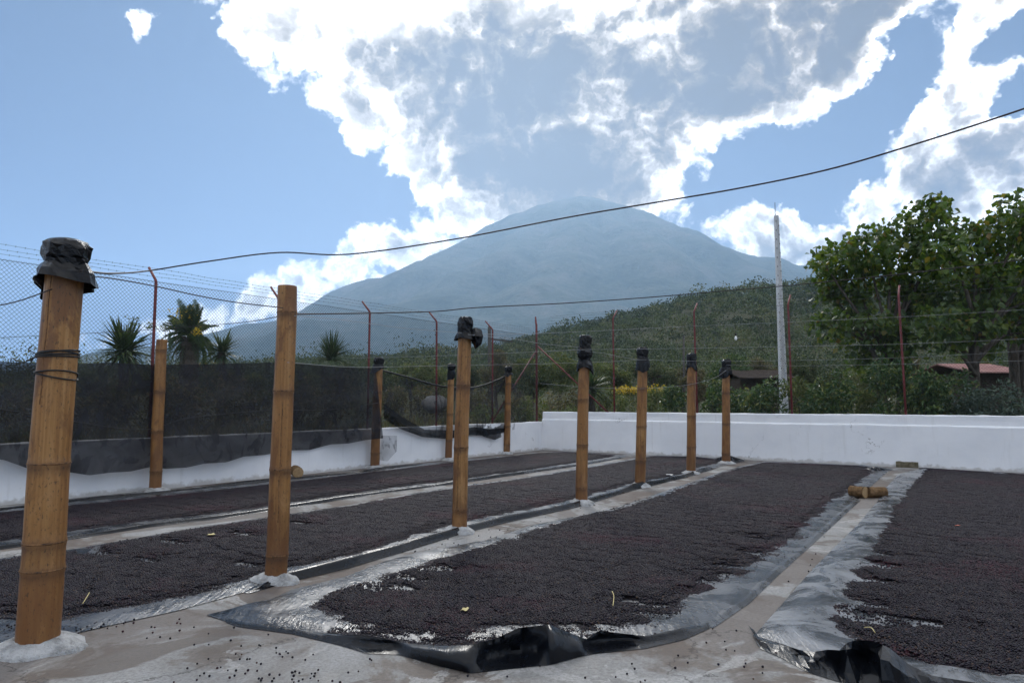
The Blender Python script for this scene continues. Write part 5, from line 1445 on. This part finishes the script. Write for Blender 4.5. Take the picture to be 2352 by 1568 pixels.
ip = N('GeometryNodeInstanceOnPoints'); Lk(sp.outputs[0], ip.inputs['Points']); Lk(sm.outputs[0], ip.inputs['Instance']); Lk(rnd_f(0.75, 1.15, 1), ip.inputs['Scale'])
st = N('GeometryNodeStoreNamedAttribute'); st.data_type = 'FLOAT'; st.domain = 'INSTANCE'; st.inputs['Name'].default_value = 'tone'
Lk(ip.outputs[0], st.inputs['Geometry']); Lk(rnd_f(0, 1, 2), [s for s in st.inputs if s.name == 'Value' and s.type == 'VALUE'][0])
rl = N('GeometryNodeRealizeInstances'); Lk(st.outputs[0], rl.inputs[0])
na_ = N('GeometryNodeInputNamedAttribute'); na_.data_type = 'FLOAT'; na_.inputs['Name'].default_value = 'spot'
naf = [s for s in na_.outputs if s.type == 'VALUE'][0]
def cmpn(val):
    n = N('FunctionNodeCompare'); n.data_type = 'FLOAT'; n.operation = 'EQUAL'; Lk(naf, n.inputs[0]); n.inputs[1].default_value = val; n.inputs['Epsilon'].default_value = 0.1
    return n.outputs[0]
def rot_z(seed):
    c_ = N('ShaderNodeCombineXYZ'); Lk(rnd_f(0, 6.283, seed), c_.inputs[2]); return c_.outputs[0]
ia = N('GeometryNodeInstanceOnPoints'); Lk(gi.outputs[0], ia.inputs['Points']); Lk(rl.outputs[0], ia.inputs['Instance']); Lk(cmpn(1.0), ia.inputs['Selection']); Lk(rot_z(3), ia.inputs['Rotation'])
ib = N('GeometryNodeInstanceOnPoints'); Lk(gi.outputs[0], ib.inputs['Points']); Lk(sm.outputs[0], ib.inputs['Instance']); Lk(cmpn(2.0), ib.inputs['Selection']); Lk(rnd_f(0.75, 1.2, 4), ib.inputs['Scale'])
dl = N('GeometryNodeDeleteGeometry'); dl.domain = 'POINT'
cg = N('FunctionNodeCompare'); cg.data_type = 'FLOAT'; cg.operation = 'GREATER_THAN'; Lk(naf, cg.inputs[0]); cg.inputs[1].default_value = 0.5
Lk(gi.outputs[0], dl.inputs[0]); Lk(cg.outputs[0], dl.inputs['Selection'])
jn = N('GeometryNodeJoinGeometry'); Lk(dl.outputs[0], jn.inputs[0]); Lk(ia.outputs[0], jn.inputs[0]); Lk(ib.outputs[0], jn.inputs[0]); Lk(jn.outputs[0], go.inputs[0])

def bed_z(x, y, e, seed):
    u = x * RDIR.x + y * RDIR.y; w_ = x * LDIR.x + y * LDIR.y
    rip = np.sin((w_ + 0.5 * fbm(u * 1.3, w_ * 0.9, seed, 4)) * 2 * math.pi / 0.23 + 2.0 * fbm(u * 0.5, w_ * 0.3, seed + 2, 2))
    amp = 0.001 + 0.0035 * fbm(u * 0.7, w_ * 0.7, seed + 4, 2)
    return 0.008 + (0.020 + rip * amp + 0.012 * fbm(u * 5, w_ * 5, seed + 6, 3)) * sstep(e, 0.0, 0.30)

def coffee(label, pxs, holes, seed):
    poly = poly_xy(pxs); c = sum(poly, Vector()) / len(poly)
    xs = [p.x for p in poly]; ys = [p.y for p in poly]
    hl = [(G(x, y), r_) for x, y, r_ in holes]
    def hole_in(x, y, grow=0.0):
        k = np.zeros(x.shape, bool)
        for p, r_ in hl:
            ax = (x - p.x) * RDIR.x + (y - p.y) * RDIR.y; bx = (x - p.x) * LDIR.x + (y - p.y) * LDIR.y
            rr_ = r_ * (0.6 + 0.9 * fbm(x * 16, y * 16, 77, 2)) + grow
            k |= (ax / 2.4) ** 2 + bx ** 2 < rr_ ** 2
        return k
    def thin(x, y, e):
        for p, r_ in hl:
            ax = (x - p.x) * RDIR.x + (y - p.y) * RDIR.y; bx = (x - p.x) * LDIR.x + (y - p.y) * LDIR.y
            e = np.minimum(e, np.maximum(np.sqrt((ax / 2.4) ** 2 + bx ** 2) - r_, 0) * 1.2)
        return e
    V, F, SP = [], [], []; base = 0
    st_ = 0.055
    gx_ = np.arange(min(xs), max(xs), st_); gy_ = np.arange(min(ys), max(ys), st_)
    X_, Y_ = np.meshgrid(gx_, gy_)
    e = edge_dist(X_.ravel(), Y_.ravel(), poly).reshape(X_.shape); ins = inside(X_.ravel(), Y_.ravel(), poly).reshape(X_.shape)
    wob = (fbm(X_ * 7, Y_ * 7, seed + 20, 3) - 0.45) * 0.10
    ok = ins & (e + wob > 0.035) & ~hole_in(X_.ravel(), Y_.ravel(), 0.03).reshape(X_.shape)
    Zb = bed_z(X_, Y_, thin(X_, Y_, e), seed) - 0.005
    idx = -np.ones(X_.shape, int)
    cell = ok[:-1, :-1] & ok[1:, :-1] & ok[:-1, 1:] & ok[1:, 1:]
    used = np.zeros(X_.shape, bool)
    for a in (0, 1):
        for b2 in (0, 1): used[a:used.shape[0] - 1 + a, b2:used.shape[1] - 1 + b2] |= cell
    idx[used] = np.arange(used.sum())
    V.append(np.stack([X_[used], Y_[used], Zb[used]], 1)); SP.append(np.zeros(used.sum()))
    ci, cj = np.nonzero(cell)
    F = np.stack([idx[ci, cj], idx[ci, cj + 1], idx[ci + 1, cj + 1], idx[ci + 1, cj]], 1)
    # patches
    s_ = 0.085
    gx_, gy_ = np.meshgrid(np.arange(min(xs), max(xs), s_), np.arange(min(ys), max(ys), s_))
    x = gx_.ravel() + RNG.uniform(-.35, .35, gx_.size) * s_; y = gy_.ravel() + RNG.uniform(-.35, .35, gy_.size) * s_
    k = inside(x, y, poly); x, y = x[k], y[k]; e = edge_dist(x, y, poly)
    wob = (fbm(x * 7, y * 7, seed + 20, 3) - 0.45) * 0.10
    k = (e + wob > 0.075) & ~hole_in(x, y, 0.085) & (np.hypot(x, y) < 40); x, y, e = x[k], y[k], e[k]
    V.append(np.stack([x, y, bed_z(x, y, thin(x, y, e), seed) + 0.003], 1)); SP.append(np.full(len(x), 1.0))
    # single cherries round the edges and in the thin spots
    n = int(max(4000, 9000 * sum((poly[i] - poly[i - 1]).length for i in range(len(poly))) * 0.2))
    L = dense(poly, 0.01); t_ = RNG.integers(0, len(L), n); lx = np.array([p.x for p in L]); ly = np.array([p.y for p in L])
    x = lx[t_] + RNG.normal(size=n) * 0.06; y = ly[t_] + RNG.normal(size=n) * 0.06
    k = np.hypot(x, y) < 11; x, y = x[k], y[k]
    e = edge_dist(x, y, poly); io = inside(x, y, poly); es = np.where(io, e, -e)
    wob = (fbm(x * 7, y * 7, seed + 20, 3) - 0.45) * 0.10
    k = (es + wob > -0.004) & (es < 0.17) | ((es + wob > -0.06) & (RNG.random(len(x)) < 0.035)); k &= ~hole_in(x, y, 0.0)
    x, y, es = x[k], y[k], es[k]
    V.append(np.stack([x, y, bed_z(x, y, np.maximum(es, 0), seed) + 0.004], 1)); SP.append(np.full(len(x), 2.0))
    if hl:
        xs2, ys2 = [], []
        for p, r_ in hl:
            m_ = int(9000 * r_ * r_ * 40) + 60; xs2.append(p.x + RNG.uniform(-3.6, 3.6, m_) * (r_ + .05)); ys2.append(p.y + RNG.uniform(-3.6, 3.6, m_) * (r_ + .05))
        x = np.concatenate(xs2); y = np.concatenate(ys2); k = inside(x, y, poly) & hole_in(x, y, 0.09) & (~hole_in(x, y, 0.0) | (RNG.random(len(x)) < 0.03)); x, y = x[k], y[k]
        V.append(np.stack([x, y, np.full(len(x), 0.016)], 1)); SP.append(np.full(len(x), 2.0))
    V = np.concatenate(V); SP = np.concatenate(SP)
    o = obj('coffee_cherries', V, F, M['layer'], None, (c.x, c.y, 0), True, {'spot': ('POINT', SP)})
    md = o.modifiers.new('spread', 'NODES'); md.node_group = gn
    tag(o, label, 'coffee', kind='stuff')
    return o
coffee('dark drying coffee cherries in the narrow bed along the low wall',
    [(-180, 1200), (0, 1179), (350, 1144), (700, 1104), (1000, 1068), (1230, 1042), (1300, 1039), (1420, 1047), (1325, 1066), (1150, 1090), (1043, 1105), (915, 1120), (781, 1140), (615, 1165), (504, 1182), (336, 1201), (144, 1228), (0, 1247), (-180, 1275)], [], 1)
coffee('dark drying coffee cherries in the bed between the two post rows',
    [(-200, 1310), (0, 1288), (60, 1276), (160, 1268), (235, 1253), (336, 1235), (437, 1218), (605, 1193), (790, 1166), (949, 1137), (1043, 1122), (1218, 1098), (1352, 1075), (1453, 1057), (1490, 1049), (1600, 1050), (1672, 1060),
     (1571, 1090), (1453, 1114), (1318, 1152), (1150, 1187), (1036, 1212), (915, 1252), (790, 1287), (655, 1313), (605, 1335), (504, 1362), (336, 1396), (235, 1413), (134, 1430), (47, 1423), (0, 1421), (-200, 1440)],
    [(210, 1272, 0.03), (395, 1248, 0.02), (560, 1230, 0.02), (690, 1205, 0.015), (560, 1300, 0.012), (340, 1290, 0.012)], 2)
coffee('dark drying coffee cherries in the wide middle bed',
    [(707, 1391), (732, 1414), (746, 1453), (781, 1460), (882, 1474), (966, 1486), (1009, 1490), (1067, 1488), (1117, 1478), (1184, 1462), (1300, 1464), (1352, 1465), (1470, 1458), (1537, 1450), (1562, 1441), (1609, 1408), (1595, 1394),
     (1580, 1372), (1615, 1379), (1663, 1367), (1683, 1354), (1720, 1327), (1777, 1283), (1831, 1243), (1884, 1199), (1931, 1156), (1965, 1131), (1995, 1099), (2015, 1083), (1992, 1072), (1750, 1063), (1696, 1075), (1629, 1095), (1562, 1119),
     (1419, 1169), (1298, 1196), (1184, 1230), (1083, 1260), (949, 1304), (848, 1330), (781, 1349), (756, 1361)],
    [(855, 1336, 0.03), (925, 1330, 0.028), (960, 1308, 0.022), (900, 1352, 0.025), (1000, 1306, 0.02), (845, 1352, 0.02), (1690, 1330, 0.025), (1680, 1306, 0.02), (1735, 1275, 0.018), (1650, 1345, 0.02), (1540, 1430, 0.02), (1480, 1392, 0.012), (1742, 1240, 0.012), (1150, 1238, 0.015), (1500, 1420, 0.015)], 3)
coffee('dark drying coffee cherries in the far right bed',
    [(2106, 1075), (2113, 1095), (2072, 1122), (2042, 1152), (2029, 1169), (2012, 1206), (1992, 1236), (1965, 1257), (1941, 1293), (1911, 1337), (1881, 1367), (1874, 1398), (1891, 1428), (1925, 1448), (1950, 1470), (2010, 1500), (2060, 1540), (2120, 1560), (2250, 1575), (2352, 1600), (2900, 1590), (2850, 1300), (2650, 1113), (2352, 1091)],
    [(1985, 1302, 0.02), (1975, 1335, 0.02), (1965, 1390, 0.022), (1978, 1412, 0.018), (1990, 1430, 0.02), (2010, 1300, 0.018), (2000, 1275, 0.015), (2100, 1435, 0.01)], 4)

# loose cherries on the concrete and on bare plastic
rng = np.random.default_rng(31); L = []
for cx_, cy_, sx_, sy_, n in ((640, 1520, 120, 30, 42), (650, 1556, 120, 10, 26), (30, 1440, 60, 20, 60), (160, 1430, 90, 12, 40), (1900, 1440, 22, 26, 60), (1300, 1540, 300, 18, 22), (1000, 1262, 60, 14, 16), (1180, 1225, 90, 12, 16),
                              (1380, 1180, 60, 8, 10), (1820, 1300, 70, 60, 16), (1680, 1500, 60, 30, 10), (520, 1460, 120, 40, 14), (330, 1440, 60, 14, 12)):
    for i in range(n):
        y = cy_ + rng.normal() * sy_; x = cx_ + rng.normal() * sx_
        if y < 1640: p = G(x, y, 0.013); L.append((p.x, p.y, 0.013 if not (1800 < x < 1960) else 0.02))
o = obj('loose_cherries', L, [], M['cherry'], None, None, True, {'spot': ('POINT', np.full(len(L), 2.0))})
md = o.modifiers.new('spread', 'NODES'); md.node_group = gn
tag(o, 'single coffee cherries scattered over the bare concrete', 'coffee', kind='stuff')

# ------------------------------------------------------------------ stones, logs, litter
def log(name, label, a, b_, r_, mats, cat='log', seed=0):
    ax = (b_ - a); mb = MB(); n = 9
    path = [a.lerp(b_, i / n) + Vector((0, 0, 0.004 * math.sin(i * 1.9 + seed))) for i in range(n + 1)]
    root = empty(name, (a + b_) / 2 - Z3 * r_); tag(root, label, cat)
    mb.tube(path, [r_ * (1 + 0.05 * math.sin(i * 2.3 + seed)) for i in range(n + 1)], 16, False); mb.build('bark', mats[0], root)
    for e_, s_ in ((a, -1), (b_, 1)):
        d = ax.normalized() * s_; u = d.cross(Z3).normalized(); w_ = u.cross(d)
        rr_ = r_ * (1 + 0.05 * math.sin((0 if s_ < 0 else n) * 2.3 + seed))
        v = [e_ + d * 0.002] + [e_ + d * (0.0) + u * math.cos(k_ / 16 * 6.283) * rr_ + w_ * math.sin(k_ / 16 * 6.283) * rr_ for k_ in range(16)]
        v += [e_ + d * 0.003 + u * math.cos(k_ / 16 * 6.283) * rr_ * 0.6 + w_ * math.sin(k_ / 16 * 6.283) * rr_ * 0.6 for k_ in range(16)]
        f = [(1 + k_, 1 + (k_ + 1) % 16, 17 + (k_ + 1) % 16, 17 + k_) for k_ in range(16)] + [(17 + k_, 17 + (k_ + 1) % 16, 0) for k_ in range(16)]
        obj('cut_end', v, f, mats[1], root)
    return root
c = G(1981, 1143); r_ = 12.5 / FPX * c.y
log('wood_log', 'short round log with its sawn end turned outward, on the bare concrete strip', c + Z3 * r_ + Vector((0.03, -0.04, 0)), c + Z3 * r_ + Vector((-0.10, 0.16, 0)), r_, (M['log'], M['log_end']), seed=1)
c = G(2012, 1143)
log('wood_log', 'brown log lying crosswise beside the round sawn log', c + Z3 * r_ * 0.95 + Vector((-0.12, 0.03, 0)), c + Z3 * r_ * 0.95 + Vector((0.18, 0.06, 0)), r_ * 0.95, (M['log'], M['log']), seed=2)
c = G(680, 1097); r_ = 12 / FPX * c.y
log('wood_log', 'small pale log lying at the foot of the low wall', c + Z3 * r_ + Vector((0.05, -0.03, 0)), c + Z3 * r_ + Vector((-0.10, 0.22, 0.03)), r_, (M['log'], M['log_end']), seed=3)
c = G(2083, 1074); w_ = 44 / FPX * c.y; h_ = 13 / FPX * c.y
mb = MB(); n = 8; v, f = [], []
rng = np.random.default_rng(9)
for i in range(n + 1):
    for (o_, z_) in ((-.5, 0), (-.52, .5), (-.46, .95), (-.2, 1.0), (.2, .98), (.47, .94), (.5, .5), (.5, 0)):
        p = c + RDIR * (w_ * (i / n - .5)) + RN * (0.14 * o_ + rng.normal() * .006 + 0.1) + Z3 * (h_ * z_ * (1 + rng.normal() * .04)); v.append(p)
for i in range(n):
    for j in range(7): f.append((i * 8 + j, i * 8 + j + 1, (i + 1) * 8 + j + 1, (i + 1) * 8 + j))
f += [tuple(range(8))[::-1], tuple(n * 8 + j for j in range(8))]
so = obj('stone_block', v, f, M['stone'], None, tuple(c), smooth_=False); tag(so, 'mossy rectangular stone holding the sheet down against the ledged wall', 'stone')

def litter(name, label, px, py, rpx, mat_, cat, seed, z=0.05):
    rng = np.random.default_rng(seed); p = G(px, py, z); R = rpx / FPX * p.y; n = 9; v = [tuple(p + Z3 * 0.012)]
    for k_ in range(n):
        a = k_ / n * 6.283; q_ = R * rng.uniform(0.55, 1.25); v.append((p.x + math.cos(a) * q_, p.y + math.sin(a) * q_ * 1.5, z + rng.uniform(-0.002, 0.02)))
    v2 = [(x, y, zz - 0.002) for x, y, zz in v]
    f = [(0, 1 + k_, 1 + (k_ + 1) % n) for k_ in range(n)] + [(n + 1, n + 2 + (k_ + 1) % n, n + 2 + k_) for k_ in range(n)]
    f += [(1 + k_, n + 2 + k_, n + 2 + (k_ + 1) % n, 1 + (k_ + 1) % n) for k_ in range(n)]
    o = obj(name, v + v2, f, mat_, None, tuple(p), smooth_=False); tag(o, label, cat)
litter('dry_leaf', 'pale yellow dry leaf lying on the wide middle coffee bed', 1068, 1401, 10, M['litter'], 'leaf', 1)
litter('dry_leaf', 'yellow dry leaf on the coffee bed between the post rows', 484, 1228, 8, M['litter'], 'leaf', 2)
litter('dry_leaf', 'small red fallen leaf on the far right coffee bed', 2200, 1207, 5, M['litter_red'], 'leaf', 3)
litter('paper_scrap', 'white paper scrap on the coffee beside the square capped post', 1538, 1090, 7, M['scrap'], 'paper', 4)
for i, (x1, y1, x2, y2) in enumerate([(1406, 1357, 1408, 1390), (190, 1385, 205, 1360), (1985, 1440, 2010, 1452), (1340, 1100, 1400, 1096)][:3]):
    mb = MB(); a, b_ = G(x1, y1, 0.055), G(x2, y2, 0.055); mb.tube(catmull([a, a.lerp(b_, 0.5) + Vector((0.01, 0, 0.015)), b_], 4), 0.003, 5)
    o = mb.build('straw', M['litter'], None, tuple(a)); tag(o, ['thin dry stalk on the wide middle coffee bed', 'thin dry stalk on the coffee beside the thickest post', 'thin dry stalk by the crumpled sheet corner'][i], 'twig')

# ------------------------------------------------------------------ air
hz = bpy.data.meshes.new('haze'); hb = MB(); hb.box((0, 0, (1880 - 3) / 2), (19000, 19000, 1880 + 3))
hz.from_pydata([tuple(v) for v in hb.v], [], hb.f)
m = bpy.data.materials.new('haze_air'); m.use_nodes = True; t = m.node_tree; t.nodes.clear()
pv = t.nodes.new('ShaderNodeVolumePrincipled'); out = t.nodes.new('ShaderNodeOutputMaterial')
pv.inputs['Color'].default_value = (*HAZE_COLOR, 1); pv.inputs['Density'].default_value = HAZE_DENSITY; pv.inputs['Anisotropy'].default_value = HAZE_ANISO
t.links.new(pv.outputs[0], out.inputs['Volume']); hz.materials.append(m)
ho = bpy.data.objects.new('haze', hz); COL.objects.link(ho); tag(ho, 'pale blue haze filling the air up to the volcano', 'haze', kind='stuff')
